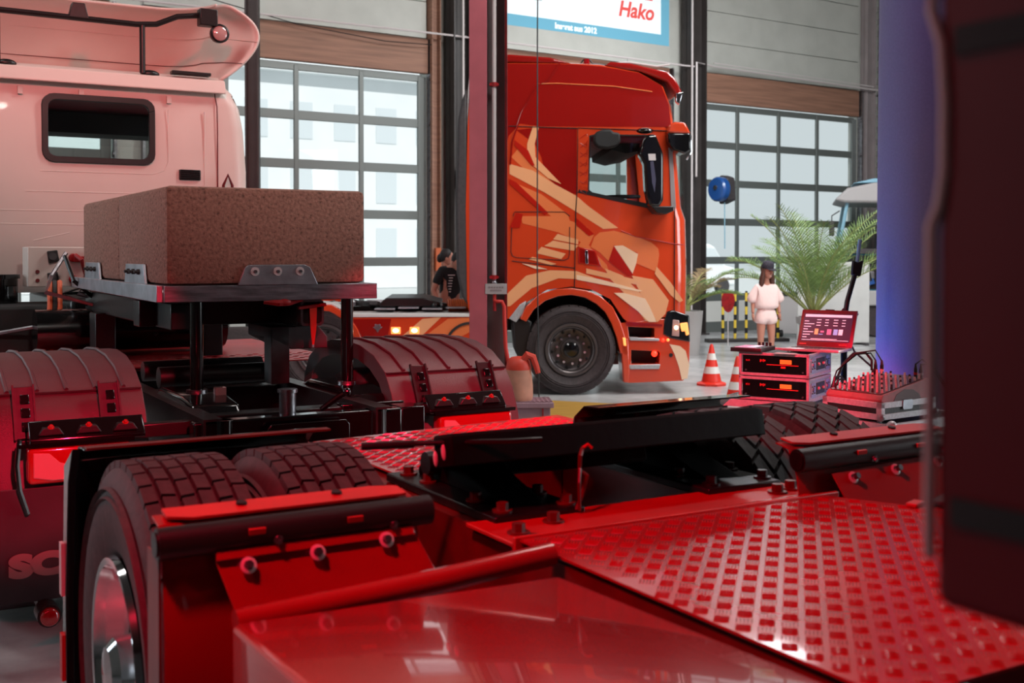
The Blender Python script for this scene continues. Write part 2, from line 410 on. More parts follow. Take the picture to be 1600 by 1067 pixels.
# steel columns between the gates: H sections with a cable conduit
def hcol(name, u, v, w, d, m, label, h=10.4, loc=None, rz=33.7, group=None):
    p = loc or wpt(u, v); t = thing(name, label, 'column', p, rz, group)
    G().box(-w / 2, -w / 2 + .022, -d / 2, d / 2, 0, h).out('flange', m, t); G().box(w / 2 - .022, w / 2, -d / 2, d / 2, 0, h).out('flange', m, t)
    G().box(-w / 2, w / 2, -.012, .012, 0, h).out('web', m, t)
    G().box(-w / 2 - .05, w / 2 + .05, -d / 2 - .05, d / 2 + .05, 0, .03).out('foot_plate', m, t)
    return t
t = hcol('steel_column', -8.18, -.3, .36, .3, 'column_dark', 'dark steel column carrying the navy hose reel, left of the orange truck')
G().cyl((-.02, -.19, 0), (-.02, -.19, 8), .02, n=8).out('conduit', 'pipe_white', t); G().cyl((.17, -.2, 0), (.17, -.2, 8), .028, n=8).out('conduit', 'pipe_white', t)
t = hcol('steel_column', -8.58, -.12, .18, .2, 'timber', 'narrow brown column beside the left gate edge', group=None)
G().box(-.05, .05, -.16, -.1, 1.35, 1.75).out('bracket', 'glove_orange', t)
t = hcol('steel_column', -2.6, -.3, .42, .3, 'column_dark', 'dark steel column behind the cab front carrying the pale blue hose reel')
G().cyl((-.24, -.2, 0), (-.24, -.2, 8), .02, n=8).out('conduit', 'pipe_white', t)
t = hcol('steel_column', 2.98, -.12, .3, .2, 'column_grey', 'grey steel column at right edge of the right-hand gate')
t = hcol('steel_column', 3.5, -.25, .22, .3, 'column_dark', 'dark upright beside the white brick wall')
G().cyl((-.16, -.2, 0), (-.16, -.2, 6.2), .03, n=8).out('conduit', 'pipe_white', t); G().cyl((.22, -.1, 0), (.22, -.1, 5.2), .03, n=8).out('conduit', 'pipe_white', t)
t = hcol('steel_column', 0, 0, .19, .19, 'column_dark', 'free-standing dark column right behind the white cab', loc=(-3.62, 16.0, 0), rz=6)
# pipes along the wall
g = G().tube([(-14, -.32, 5.42), (-8.3, -.42, 5.45), (-3, -.42, 5.42), (-2.72, -.44, 5.42)], .018, 6)
tag(W(g.out('wall_pipe', 'pipe_white')), 'thin grey pipe running along the timber lintels left of the orange cab roof', 'pipe')
g = G().tube([(-2.72, -.5, 3.2), (-2.72, -.5, 5.5), (-2.1, -.3, 5.5), (2.9, -.3, 5.42), (3.3, -.3, 5.42)], .02, 6).tube([(-2.1, -.34, 5.56), (2.9, -.34, 5.48)], .012, 6)
tag(W(g.out('wall_pipe', 'pipe_white')), 'pair of thin pipes bending down along the column and over the right-hand gate', 'pipe')
g = G().tube([(-13, -.25, 5.65), (-11.2, -.25, 5.36), (-9.6, -.25, 5.25), (-8.7, -.25, 5.28)], .008, 5)
tag(W(g.out('slack_cable', 'cable')), 'thin slack cable hanging across the left timber lintel', 'cable')
t = thing('wall_duct', 'pale horizontal pipe high beside the blue column', 'pipe', wpt(3.3, -.6, 6.3), 33.7)
G().cyl((0, 0, 0), (2.6, 0, 0), .07, n=14).out('pipe', 'pipe_white', t); G().tube([(0.1, 0, -.05), (.5, 0, -.2), (.6, 0, -.7)], .012, 6).out('cable', 'cable', t)
G().box(.1, 2.6, .1, .5, .15, .6).out('beam', 'wood_black', t)

# hose reels
def reel(u, z, m, label, front=False, dz=.0):
    t = thing('hose_reel', label, 'reel', wpt(u, -.72, z), 33.7)
    if front:
        G().prism([(.21 * math.cos(R(60 * k + 30)) * 1.0, .28 * math.sin(R(60 * k + 30))) for k in range(6)], 'y', -.1, .1).out('housing', m, t, bev=.03)
        G().prism([(-.05, .1), (.05, .1), (.05, .15), (-.05, .15)], 'y', -.105, -.1).out('badge', 'lamp_red', t)
        G().tube([(.02, -.12, -.0), (.1, -.13, -.15), (.12, -.12, -.3), (.03, -.1, -.5), (-.04, -.05, -.7)], .012, 6).out('hose', 'exterior_blue', t)
        G().cyl((-.03, 0, .22), (-.03, 0, .33), .02, n=10).out('hanger', 'steel', t)
    else:
        G().lathe([(.02, -.1), (.22, -.1), (.25, -.06), (.25, .06), (.22, .1), (.02, .1)], ax='x', n=28).out('drum', m, t)
        G().prism([(-.14, -.22), (.12, -.3), (.2, -.1), (.2, .2), (.1, .3), (-.1, .24)], 'x', .12, .34).out('housing', 'dark_grey', t, bev=.03)
        G().cyl((-.12, 0, .03), (.3, 0, .03), .05, n=12).out('hub', 'steel', t)
        G().tube([(.15, 0, -.25), (.16, 0, -1.2)], .012, 6).out('hose', 'exterior_blue', t)
    return t
reel(-8.22, 3.0, 'navy_reel', 'navy blue hexagonal hose reel hanging on the dark column', True)
reel(-2.3, 2.95, 'blue_reel', 'bright blue hose reel in front of the right-hand gate')

# projection screen with an advert, above the middle gate
t = thing('projection_screen', 'projection screen with white advert framed in blue above the orange cab', 'screen', wpt(-5.56, -.135), 33.7)
G().box(-2.42, 2.44, 0, .05, 5.4, 9.4).out('cloth', 'panel_white', t)
G().box(-2.42, 2.42, -.006, 0, 5.83, 9.3).out('border', 'proj_blue', t); G().box(-2.3, 2.2, -.010, -.006, 6.04, 9.1).out('slide', 'proj_white', t)
text('logo_text', 'Hako', 'proj_red', t, (1.10, -.012, 6.30), (R(90), 0, 0), .42, .001, shear=.22, bold=.012, sx=.98)
G().box(1.22, 1.98, -.012, -.010, 6.68, 6.705).out('logo_line', 'proj_red', t)
text('caption', 'Inserat aus 2012', 'proj_text', t, (-.42, -.009, 5.885), (R(90), 0, 0), .15, .001, bold=.006)
G().box(-1.1, -.72, -.012, -.010, 6.35, 6.39).out('small_print', 'proj_grey', t)

# yard outside
o = W(G().box(-60, 60, .25, 60, -.25, -.02).out('yard', 'exterior_ground')); struct(o)
b = thing('office_building', 'pale overexposed building with rows of windows seen through the gates', 'building', wpt(-18, 32), 33.7)
G().box(-30, 34, 0, 8, 0, 10.0).out('wall', 'exterior_white', b); G().box(-30.5, 34.5, -.5, 8, 10.0, 10.5).out('roof', 'exterior_white', b)
for r_ in range(3):
    for k in range(26):
        x = -26 + k * 2.2; G().box(x, x + 1.1, -.03, 0.1, 1.2 + r_ * 2.9, 2.9 + r_ * 2.9).out('window', 'exterior_shade', b)
def van(u, v, rz, m, label, sc=1):
    t = thing('parked_van', label, 'van', wpt(u, v), 33.7 + rz)
    pr = [(-2.6, .35), (2.3, .35), (2.5, .6), (2.45, 1.05), (1.75, 1.2), (1.15, 1.95), (.9, 2.05), (-2.5, 2.1), (-2.65, 1.8)]
    G().prism(pr, 'y', -.95, .95).out('body', m, t, bev=.1, seg=3)
    G().prism([(1.62, 1.22), (1.12, 1.86), (.35, 1.9), (.35, 1.25)], 'y', -.965, .965).out('side_window', 'exterior_shade', t)
    for x in (-1.7, 1.6):
        for y in (-.98, .78): G().lathe([(.0, 0), (.33, 0), (.35, .05), (.35, .15), (.33, .2), (0, .2)], (x, y, .35), 'y', 20).out('wheel', 'dark_grey', t)
    return t
van(-6.6, 13.0, 196, 'exterior_white', 'white van parked outside the left-hand gate')
van(6.0, 12.5, 4, 'exterior_blue', 'light blue van parked outside the right-hand gate, left of two')
van(12.5, 17.0, 0, 'exterior_white', 'white van parked outside the right-hand gate, farther to the right')

# ------------------------------------------------------------------ the red tractor in the foreground (x across, y towards its rear)
T1 = thing('tractor_truck', 'dark red tractor unit in the foreground with checkered deck and black fifth wheel', 'truck', (.0875, 3.6, 0), 30)

def wheel(parent, cx, face, R0=.55, w=.29, rim=.29, style='square', rimmat='rim_grey', outward=-1, chrome=False, pitch=.075, nuts=10, tread=True):
    """tyre lying on axis x; face = x of outer sidewall, outward = direction it looks"""
    s = -outward
    X = lambda d: face + s * d
    pr = [(rim, .02), (rim + .03, .0), (rim + .10, -.012), (R0 - .12, -.016), (R0 - .06, -.006), (R0 - .03, .008), (R0 - .018, .02),
          (R0 - .016, w - .02), (R0 - .03, w - .008), (R0 - .06, w + .006), (R0 - .12, w + .014), (rim + .08, w), (rim, w - .02)]
    ty = G().lathe([(r, X(h)) for r, h in pr], (0, cx[0], cx[1]), 'x', 64, closed=True)
    for rr in (R0 - .075, R0 - .10): ty.lathe([(rr - .006, X(-.012)), (rr, X(-.022)), (rr + .006, X(-.012))], (0, cx[0], cx[1]), 'x', 64)
    ty = ty.out('tire', 'rubber', parent)
    if tread:
        g = G(); rows = 6 if style == 'square' else 5; n = int(2 * PI * R0 / pitch); dw = (w - .02) / rows
        for k in range(n):
            for j in range(rows):
                ph = (.5 if j % 2 else 0) + (.18 * math.sin(j * 2.1) if style == 'square' else 0)
                a0 = 2 * PI * (k + ph + .06) / n; a1 = 2 * PI * (k + ph + .94) / n
                x0 = .01 + j * dw + .004; x1 = .01 + (j + 1) * dw - .004
                sk = .30 * (2 * PI / n) if style == 'skew' else .06 * (2 * PI / n) * (1 if j % 2 else -1)
                edge = .006 if j in (0, rows - 1) else 0
                def q(x, a, r): return (X(x), cx[0] + r * math.cos(a), cx[1] + r * math.sin(a))
                r0 = R0 - .022; v = []
                for r, e in ((r0, 0), (R0 - edge * .5, .0018)):
                    v += [q(x0 + e, a0 + e, r), q(x1 - e, a0 + sk + e, r), q(x1 - e, a1 + sk - e, r), q(x0 + e, a1 - e, r)]
                g.hexa(v)
        g.out('tread', 'rubber', ty, smooth=0)
    rm = 'chrome' if chrome else rimmat
    rp = [(rim + .012, .0), (rim + .006, -.016), (rim - .012, -.014), (rim - .022, .01), (rim - .03, .02), (rim - .034, .06), (rim - .046, .075), (rim - .05, .15), (rim - .08, .175), (.14, .18), (.125, .17), (.12, .06), (.0, .05)] if chrome else [(rim + .012, .0), (rim + .004, -.014), (rim - .02, -.012), (rim - .03, .02), (rim - .045, .03), (rim - .06, .09), (rim - .1, .11), (.12, .10), (.115, .055), (.0, .05)]
    ri = G().lathe([(r, X(h)) for r, h in rp], (0, cx[0], cx[1]), 'x', 48).out('rim', rm, parent)
    for k in range(nuts):
        a = 2 * PI * k / nuts + .2; p = (X(.10), cx[0] + .165 * math.cos(a), cx[1] + .165 * math.sin(a))
        G().cyl(p, (X(.06), p[1], p[2]), .02, .016, n=8).out('lug_nut', 'chrome', ri)
    for k in range(nuts):
        a = 2 * PI * (k + .5) / nuts + .2; p = (X(.085), cx[0] + .215 * math.cos(a), cx[1] + .215 * math.sin(a))
        G().ball(p, .016, (.4, 1, 1), 10, 6).out('hand_hole', 'black_matte', ri)
    hub = G().lathe([(.095, X(.06)), (.09, X(-.01)), (.07, X(-.03)), (0, X(-.035))], (0, cx[0], cx[1]), 'x', 24).out('hub', 'chrome' if chrome else 'black_gloss', ri)
    return ty, ri
wheel(T1, (0, .55), -1.285, style='square', chrome=True, pitch=.075)
wheel(T1, (0, .55), -.925, style='square', pitch=.075)
wheel(T1, (0, .55), 1.215, style='skew', outward=1, pitch=.105)
wheel(T1, (0, .55), .865, style='skew', outward=1, pitch=.105)
G().cyl((-1.0, 0, .55), (.95, 0, .55), .09, n=16).lathe([(.0, -.24), (.16, -.2), (.22, 0), (.16, .2), (0, .24)], (-.02, 0, .55), 'y', 20).out('axle', 'black_steel', T1)
# frame rails and crossmembers
for sx in (-.43, .37):
    f = G().prism([(sx - .045, .66), (sx + .045, .66), (sx + .045, .675), (sx - .03, .675), (sx - .03, .915), (sx + .045, .915), (sx + .045, .93), (sx - .045, .93)], 'y', -3.2, 1.1)
    f.out('frame_rail', 'red_dark', T1)
for y in (-.62, .42, 1.02): G().box(-.385, .325, y - .05, y + .05, .7, .88).out('crossmember', 'red_dark', T1, bev=.008)

# checkered plates: five-bar pattern turned 45 degrees to the truck
def quintet(poly, z, cell=.042):
    g = G(); xs = [p[0] for p in poly]; ys = [p[1] for p in poly]
    def inside(x, y):
        c = False; n = len(poly)
        for i in range(n):
            (x0, y0), (x1, y1) = poly[i], poly[i - 1]
            if (y0 > y) != (y1 > y) and x < (x1 - x0) * (y - y0) / (y1 - y0) + x0: c = not c
        return c
    cx, cy = (min(xs) + max(xs)) / 2, (min(ys) + max(ys)) / 2
    N = int(max(max(xs) - min(xs), max(ys) - min(ys)) / cell) + 4; a = R(-44)
    for i in range(-N, N):
        for j in range(-N, N):
            px, py = rot2((i * cell, j * cell), a); px += cx; py += cy
            if not all(inside(px + dx, py + dy) for dx in (-.02, .02) for dy in (-.02, .02)): continue
            for k in range(5):
                o = (k - 2) * .0070; L = .0155; wd_ = .0017; t = .0004
                if (i + j) % 2: q = [(-L, o - wd_), (L, o - wd_), (L, o + wd_), (-L, o + wd_)]; tq = [(-L * .78, o - t), (L * .78, o - t), (L * .78, o + t), (-L * .78, o + t)]
                else: q = [(o - wd_, -L), (o + wd_, -L), (o + wd_, L), (o - wd_, L)]; tq = [(o - t, -L * .78), (o + t, -L * .78), (o + t, L * .78), (o - t, L * .78)]
                V = [g.b.verts.new((px + rot2(p, a)[0], py + rot2(p, a)[1], z - .0005)) for p in q] + [g.b.verts.new((px + rot2(p, a)[0], py + rot2(p, a)[1], z + .0026)) for p in tq]
                F = g.b.faces.new
                F(V[4:8]); F((V[0], V[1], V[5], V[4])); F((V[1], V[2], V[6], V[5])); F((V[2], V[3], V[7], V[6])); F((V[3], V[0], V[4], V[7]))
    return g
DP = [(-.485, -.70), (.50, -.655), (.62, -.90), (1.16, -1.0), (1.16, -1.85), (-.485, -1.85)]
dk = G().prism(DP, 'z', .945, .951).out('deck_plate', 'red_deck', T1)
G().box(-.46, -.45, -1.83, -.74, .78, .945).out('deck_skirt_shade', 'black_matte', dk)  # black colour paints in the shade of the gap beside the tank
quintet(DP, .951).out('checker_bars', 'red_deck', dk, smooth=60, kind='stuff')
for i in range(3): G().box(-.3, .3, -1.0 - i * .35, -.95 - i * .35, .88, .944).out('deck_bearer', 'red_dark', T1)
RP = [(-.42, .18), (-.40, .98), (.72, 1.06), (.66, .55), (.42, .40), (.0, .30)]
RP = [(-.40, .17), (-.41, .93), (.74, 1.07), (.74, .50), (.30, .42), (-.12, .32)]
rp = G().prism(RP, 'z', .944, .950).out('rear_plate', 'red_deck', T1)
quintet(RP, .950).out('checker_bars', 'red_deck', rp, smooth=60, kind='stuff')
# mounting plate, with hexagon bolts
mp = G().box(-.50, .58, -.70, -.45, .930, .942).box(-.50, .58, -.705, -.69, .9, .957).out('mounting_plate', 'red_flat', T1, bev=.003)
for p in ((-.44, -.62), (-.30, -.56), (.46, -.58), (.53, -.56)): G().bolt((p[0], p[1], .942), (0, 0, 1), .017, .018).out('bolt', 'red_dark', mp)
# fifth wheel
fw = G()
pl = [(-.54, -.475), (.49, -.475), (.55, -.43), (.55, -.2), (.48, .10), (.36, .42), (.22, .42), (.12, .18), (.02, .05), (-.06, .16), (-.13, .30), (-.22, .26), (-.34, .0), (-.45, -.2), (-.57, -.43)]
fw.prism(pl, 'z', .057, .080)
fifth = fw.out('fifth_wheel', 'black_grease', T1, bev=.006)
fifth.location = (0, 0, 1.0); fifth.rotation_euler = (R(-12), 0, 0)
G().strip([(-.34, .0), (-.45, -.2), (-.572, -.432), (-.545, -.48), (.49, -.48), (.555, -.435), (.555, -.2), (.50, .05)],
          [(-.32, .0), (-.43, -.2), (-.55, -.425), (-.53, -.46), (.48, -.46), (.535, -.425), (.535, -.2), (.48, .05)], 'z', -.005, .075).out('skirt', 'black_grease', fifth, bev=.004)
for k in range(6):
    x = -.28 + k * .14; G().box(x, x + .015, -.44, -.02, .0, .057).out('rib', 'black_grease', fifth)
G().cyl((.02, .02, -.035), (.02, .02, .06), .09, n=24).box(-.13, .17, -.34, .02, -.045, .025).out('jaw', 'black_grease', fifth, bev=.01)
for sx in (-.29, .42):
    G().prism([(-.40, .955), (.14, .955), (.14, .98), (.08, 1.02), (-.12, 1.05), (-.24, 1.0)], 'x', sx - .07, sx + .07).out('pedestal', 'black_grease', T1, bev=.01)
    b_ = G().box(sx - .15, sx + .13, -.50, .20, .932, .958).out('base_plate', 'black_steel', T1, bev=.005)
    for y in (-.45, -.30, .0, .14):
        for d in (-.1, .1): G().bolt((sx + d, y, .958), (0, 0, 1), .016, .017).out('bolt', 'red_dark' if sx < 0 else 'black_steel', b_)
    G().cyl((sx - .11, 0, 1.015), (sx + .11, 0, 1.015), .035, n=14).out('pivot_pin', 'black_steel', T1)
h = G().tube([(-.30, -.50, 1.150), (-.39, -.497, 1.152), (-.56, -.43, 1.153), (-.63, -.385, 1.148), (-.74, -.355, 1.147)], .007, 8).out('release_handle', 'black_steel', T1)
G().cyl((-.62, -.39, 1.1485), (-.75, -.352, 1.147), .011, .010, n=10).out('grip', 'black_plastic', h)
G().ball((-.557, -.455, .035), .009, (.8, .8, 2.6), 10, 8).ball((-.575, -.44, .02), .008, (.8, .8, 2.6), 10, 8).out('grease_nipple', 'pipe_white', fifth)
st = G().tube([(-.17, -.50, 1.115), (-.19, -.52, 1.10), (-.185, -.51, 1.06), (-.165, -.515, 1.045), (-.17, -.50, .99), (-.19, -.50, .95)], .006, 6).tube([(-.185, -.51, 1.07), (-.20, -.53, 1.03), (-.185, -.51, .95)], .005, 6).out('safety_chain', 'red_dark', T1)
G().tube([(-.17, -.50, 1.115), (-.155, -.505, 1.125), (-.145, -.51, 1.115)], .005, 6).out('hook', 'red_flat', st)

# front half-fender of each rear axle side: curved sheet, bolted strip, rubber roller, bolted plate
def fender(x0, x1, yo, bare, left):
    f = G().sheet([(-.60 + yo, 1.085), (-.655 + yo, 1.075), (-.69 + yo, 1.0), (-.71 + yo, .85), (-.705 + yo, .65), (-.665 + yo, .46), (-.58 + yo, .30)], 'x', x0, x1, .004).out('fender_sheet', 'red_paint', T1)
    s = G().prism([(x0 + .07, .0), (x0 + .02, .02), (x0 + .02, .07), (x1 - .08, .07), (x1 - .02, .055), (x1 - .02, 0)], 'z', 0, .006)
    so = s.out('bolted_strip', 'red_flat', f); so.location = (0, -.668 + yo, 1.082); so.rotation_euler = (R(8), 0, 0)
    for k in (.32, .70):
        x = x0 + (x1 - x0) * k; G().cyl((x, .045, .0), (x, .045, .012), .012, n=12).out('bolt_hole', 'black_matte', so)
        b2 = G().box(x - .018, x + .018, -.075, -.02, -.02, -.008).out('clamp', 'red_flat', so)
    tu = G().cyl((x0 - .015, -.705 + yo, 1.048), (x1 + .02, -.705 + yo, 1.052), .033, n=20).out('rubber_roller', 'black_plastic', T1)
    G().cyl((x0 - .02, -.705 + yo, 1.048), (x0 - .012, -.705 + yo, 1.048), .026, n=16).out('end_cap', 'black_steel', tu)
    for k in (.4, .86): G().bolt((x0 + (x1 - x0) * k, -.735 + yo, 1.035), (0, -1, -.5), .006, .008).out('bolt', 'steel', tu)
    pl = G().prism([(x0 + .10, -.01), (x1 - .03, .01), (x1 + .02, -.125), (x0 + .135, -.155)], 'y', 0, .005)
    if left: pl.box(x0 + .10, x1 - .03, -.012, 0, -.015, .007)
    po = pl.out('bolted_plate', 'red_paint', T1, bev=.002); po.location = (0, -.722 + yo, 1.015); po.rotation_euler = (R(-26), 0, 0)
    for k in (.14, .48, .84):
        x = x0 + .1 + (x1 - x0 - .13) * k; z = -.035 + .02 * k
        b1 = G().lathe([(.0, 0), (.0165, 0), (.0175, -.003), (.0105, -.005)], (x, -.012 if left else -.001, z), 'y', 18).out('washer', 'pipe_white', po)
        G().cyl((x, -.026, z), (x, -.012, z), .0095, n=6).out('bolt', 'steel', b1)
    return f
fl = fender(-1.33, -.75, 0, 0, True)
fr = fender(.48, 1.14, .05, 0, False)
G().box(-1.34, -1.335, -.70, -.60, .30, 1.02).out('side_lip', 'red_dark', T1)
G().tube([(-1.24, -.90, .925), (-.80, -.90, .945), (-.50, -.87, .955)], .027, 14).out('cross_tube', 'red_paint', T1)
G().ball((-.42, -.66, .90), .06, (1, 1, .8)).out('grease_cap', 'black_steel', T1)
G().obox((.74, -.955, .966), (.17, .05, .012), (0, 0, R(20))).out('strap', 'dark_grey', T1, bev=.003)
G().obox((.635, -.93, .958), (.06, .03, .012), (0, 0, R(20))).out('strap_end', 'red_flat', T1, bev=.003)
# black mudguard behind the left dual wheel
mg = G().sheet([(.40, 1.075), (.50, 1.07), (.57, 1.02), (.60, .9), (.62, .6), (.62, .28)], 'x', -1.30, -.56, -.006)
mg.prism([(.45, 1.07), (.60, 1.0), (.645, .6), (.645, .28), (.59, .28), (.59, .6), (.53, .96)], 'x', -1.325, -1.30)
mo = mg.out('mudguard', 'black_gloss', T1, bev=.003)
G().box(-1.335, -1.325, .60, .64, .60, .76).out('marker_light', 'white_flat', mo); G().box(-1.335, -1.325, .60, .64, .34, .48).out('marker_light', 'red_flat', mo)
G().box(-1.30, -.56, .36, .40, 1.078, 1.084).out('top_lip', 'red_dark', mo)
mg = G().sheet([(.40, 1.075), (.50, 1.07), (.57, 1.02), (.60, .9), (.62, .6), (.62, .28)], 'x', .50, 1.23, -.006).out('mudguard', 'black_gloss', T1)
# glossy tank cover left of the deck
tk = G().rbox(-1.29, -.588, -2.9, -1.045, .36, .97, .014, 3)
for v in tk.b.verts:      # the lid falls a little towards the rear axle
    if v.co.z > .8: v.co.z -= .034 * ((v.co.x + .94) * .5 + (v.co.y + 1.1) * .866)
tk = tk.out('tank_cover', 'red_paint', T1)
G().box(-.589, -.584, -2.88, -1.06, .5, .955).out('seam', 'red_dark', tk)
for z in (.45, .62, .78): G().box(-1.296, -1.29, -2.8, -1.13, z - .012, z + .012).out('pressed_rib', 'red_paint', tk)
# its cab: only the rear left corner panel reaches into the frame
def t1cab():
    o = tmp(G().box(-1.2, 1.16, -4.3, -2.512, 1.385, 2.75).b)
    me = o.data; bm = bmesh.new(); bm.from_mesh(me); bpy.data.objects.remove(o)
    bmesh.ops.bevel(bm, geom=bm.edges[:], offset=.012, segments=3, affect='EDGES', profile=.5)
    return bm
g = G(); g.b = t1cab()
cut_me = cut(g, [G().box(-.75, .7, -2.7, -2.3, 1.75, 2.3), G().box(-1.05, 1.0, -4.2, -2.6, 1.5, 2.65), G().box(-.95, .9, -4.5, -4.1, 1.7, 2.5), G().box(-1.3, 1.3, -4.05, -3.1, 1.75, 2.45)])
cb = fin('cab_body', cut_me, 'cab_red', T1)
G().box(-.75, .7, -2.56, -2.55, 1.75, 2.3).out('rear_window', 'dark_glass', cb)
G().box(-.95, .9, -4.26, -4.25, 1.7, 2.5).out('windscreen', 'dark_glass', cb)
for x in (-1.18, 1.14): G().box(x - .004, x + .004, -4.05, -3.1, 1.75, 2.45).out('side_window', 'dark_glass', cb)
G().tube([(-1.2, -2.511, 1.835), (-1.2, -2.509, 1.815), (-1.2, -2.518, 1.79), (-1.2, -2.521, 1.75), (-1.2, -2.521, 1.70), (-1.2, -2.517, 1.675), (-1.2, -2.510, 1.66), (-1.2, -2.510, 1.56), (-1.2, -2.510, 1.42)], .0045, 8).out('edge_seal', 'pipe_white', cb)
for z in (1.79, 1.458): G().box(-1.203, -1.19, -2.75, -2.53, z - .010, z + .010).out('body_seam', 'gap', cb)
G().box(-.6, .56, -4.1, -2.56, .96, 1.39).out('engine_tunnel', 'black_steel', T1)
for sx, ow in ((-1.2, -1), (1.16, 1)):
    wheel(T1, (-3.7, .55), sx, outward=ow, tread=False)
G().prism([(-4.35, .5), (-3.0, .5), (-3.05, .62), (-3.15, .62), (-3.3, 1.1), (-3.55, 1.2), (-3.9, 1.2), (-4.1, 1.1), (-4.3, .9)], 'x', -1.15, -.5).prism([(-4.35, .5), (-3.0, .5), (-3.05, .62), (-3.15, .62), (-3.3, 1.1), (-3.55, 1.2), (-3.9, 1.2), (-4.1, 1.1), (-4.3, .9)], 'x', .46, 1.11).out('front_fender', 'red_dark', T1)
# ------------------------------------------------------------------ the white tractor in the middle (y towards its cab)
T2 = thing('tractor_truck', 'white cab tractor unit with black mudguards carrying a concrete block', 'truck', (-1.37, 5.77, 0), 30)
for sx in (-.39, .39):
    G().prism([(sx - .04, .70), (sx + .04, .70), (sx + .04, .71), (sx - .03, .71), (sx - .03, .935), (sx + .04, .935), (sx + .04, .945), (sx - .04, .945)], 'y', -.9, 5.0).out('frame_rail', 'black_steel', T2)
for y in (-.55, .5, 1.6): G().box(-.35, .35, y - .06, y + .06, .72, .92).out('crossmember', 'black_steel', T2, bev=.008)
for face, ow in ((-1.22, -1), (-.87, -1), (1.22, 1), (.87, 1)): wheel(T2, (0, .53), face, R0=.52, outward=ow, style='square', tread=False)
for sx, ow in ((-1.2, -1), (1.2, 1)): wheel(T2, (3.75, .53), sx, R0=.52, outward=ow, tread=False)
G().cyl((-1, 0, .53), (1, 0, .53), .1, n=14).ball((0, 0, .55), .25, (1, 1, 1)).out('axle', 'black_steel', T2)
G().cyl((-1, 3.75, .53), (1, 3.75, .53), .07, n=14).out('axle', 'black_steel', T2)
# mudguards with ribs, seam and latches
FP = [(.66, .80), (.63, .95), (.55, 1.06), (.40, 1.135), (.20, 1.175), (0, 1.185), (-.20, 1.172), (-.38, 1.132), (-.52, 1.06), (-.60, .96), (-.655, .84), (-.69, .70), (-.70, .62)]
def sidewall(prof, th): return prof + [(y * .86, .62 + (z - .62) * .86) for y, z in prof[::-1]]
for x0, x1 in ((-1.25, -.60), (.56, 1.24)):
    md = (x0 + x1) / 2
    f = G().sheet(FP, 'x', x0, x1, .006)
    for xa, xb in ((x0, x0 + .006), (x1 - .006, x1)): f.prism(sidewall(FP, 0), 'x', xa, xb)
    fo = f.out('mudguard', 'fender_plastic', T2, bev=.006, smooth=50)
    for k in range(5):
        x = x0 + .09 + k * (x1 - x0 - .18) / 4; g = G()
        pts = [(x + .02 * (i - 3) / 3, y, z + .004) for i, (y, z) in enumerate(FP[3:9])]
        G().tube(pts, .009, 6).out('rib', 'fender_plastic', fo)
    G().box(x0 + .005, x1 - .005, -.535, -.518, 1.050, 1.058).out('seam', 'gap', fo)
    for lx in (x0 + .16, x1 - .15):
        la = G().obox((0, 0, 0), (.085, .012, .23)); lo = la.out('latch', 'black_plastic', fo, bev=.004)
        lo.location = (lx, -.603, .985); lo.rotation_euler = (R(-27), 0, 0)
        for dz in (.055, -.005, -.065): G().obox((.004, -.008, dz), (.036, .014, .042)).out('buckle', 'black_gloss', lo, bev=.004)
        for dx in (-.04, .04): G().obox((dx, -.008, 0), (.008, .012, .24)).out('latch_rail', 'black_plastic', lo)
    # lamp bracket and tail lamp
    s = -1 if x0 < 0 else 1
    b0, b1 = (-1.09, -.64) if s < 0 else (.68, 1.10)
    br = G().prism([(-.70, .955), (-.72, .965), (-.78, .895), (-.78, .875), (-.70, .875)], 'x', b0, b1).out('lamp_bracket', 'black_gloss', T2, bev=.006)
    for k in range(3):
        x = b0 + .08 + k * (b1 - b0 - .16) / 2
        bb = G().prism([(x - .05, 0), (x + .05, 0), (x + .03, .03), (x - .03, .03)], 'y', -.03, .02).out('boss', 'black_plastic', br, bev=.004); bb.location = (0, -.75, .91)
        G().bolt((x, -.77, .94), (0, -.5, 1), .008, .008).out('screw', 'lamp_red', br)
    l0, l1 = (-1.10, -.70) if s < 0 else (.73, 1.13)
    la = G().rbox(l0, l1, -.79, -.70, .715, .868, .02, 3).out('tail_lamp', 'lamp_red', T2)
    G().prism([(l0 + .02, .745), (l0 + .09, .73), (l0 + .22, .73), (l0 + .21, .775), (l0 + .12, .80), (l0 + .08, .84), (l0 + .02, .845)], 'y', -.796, -.788).out('clear_lens', 'lamp_clear', la, bev=.003)
    G().box(l0 - .03, l1 + .01, -.80, -.72, .868, .884).out('lamp_hood', 'black_gloss', la)
    if s < 0: G().tube([(-1.13, -.78, .90), (-1.14, -.79, .80), (-1.13, -.78, .70), (-1.10, -.77, .60)], .01, 6).out('lamp_guard', 'black_gloss', la)
    # side arm to the frame
    G().box(min(s * .42, s * .72), max(s * .42, s * .72), -.72, -.66, .86, .92).out('lamp_arm', 'black_steel', T2, bev=.006)
    fp = G().box(x0 - .03, x1, -.755, -.745, .24, .70).out('mud_flap', 'flap_grey', T2, bev=.004)
    if s < 0: text('flap_lettering', 'SCANIA', 'white_text', fp, (-1.165, -.757, .350), (R(90), 0, 0), .118, .002, bold=.009, sx=1.45)
ml = G().cyl((-1.04, -.90, .215), (-1.04, -.80, .215), .045, n=18).out('marker_lamp', 'black_plastic', T2)
G().cyl((-1.04, -.915, .215), (-1.04, -.90, .215), .036, .036, n=18).ball((-1.04, -.915, .215), .035, (1, .5, 1)).out('lens', 'lamp_red', ml)
G().box(-1.06, -1.02, -.85, -.55, .20, .23).out('marker_arm', 'black_steel', T2)
G().box(-1.06, -1.02, -.57, -.53, .20, .90).out('marker_post', 'black_steel', T2)
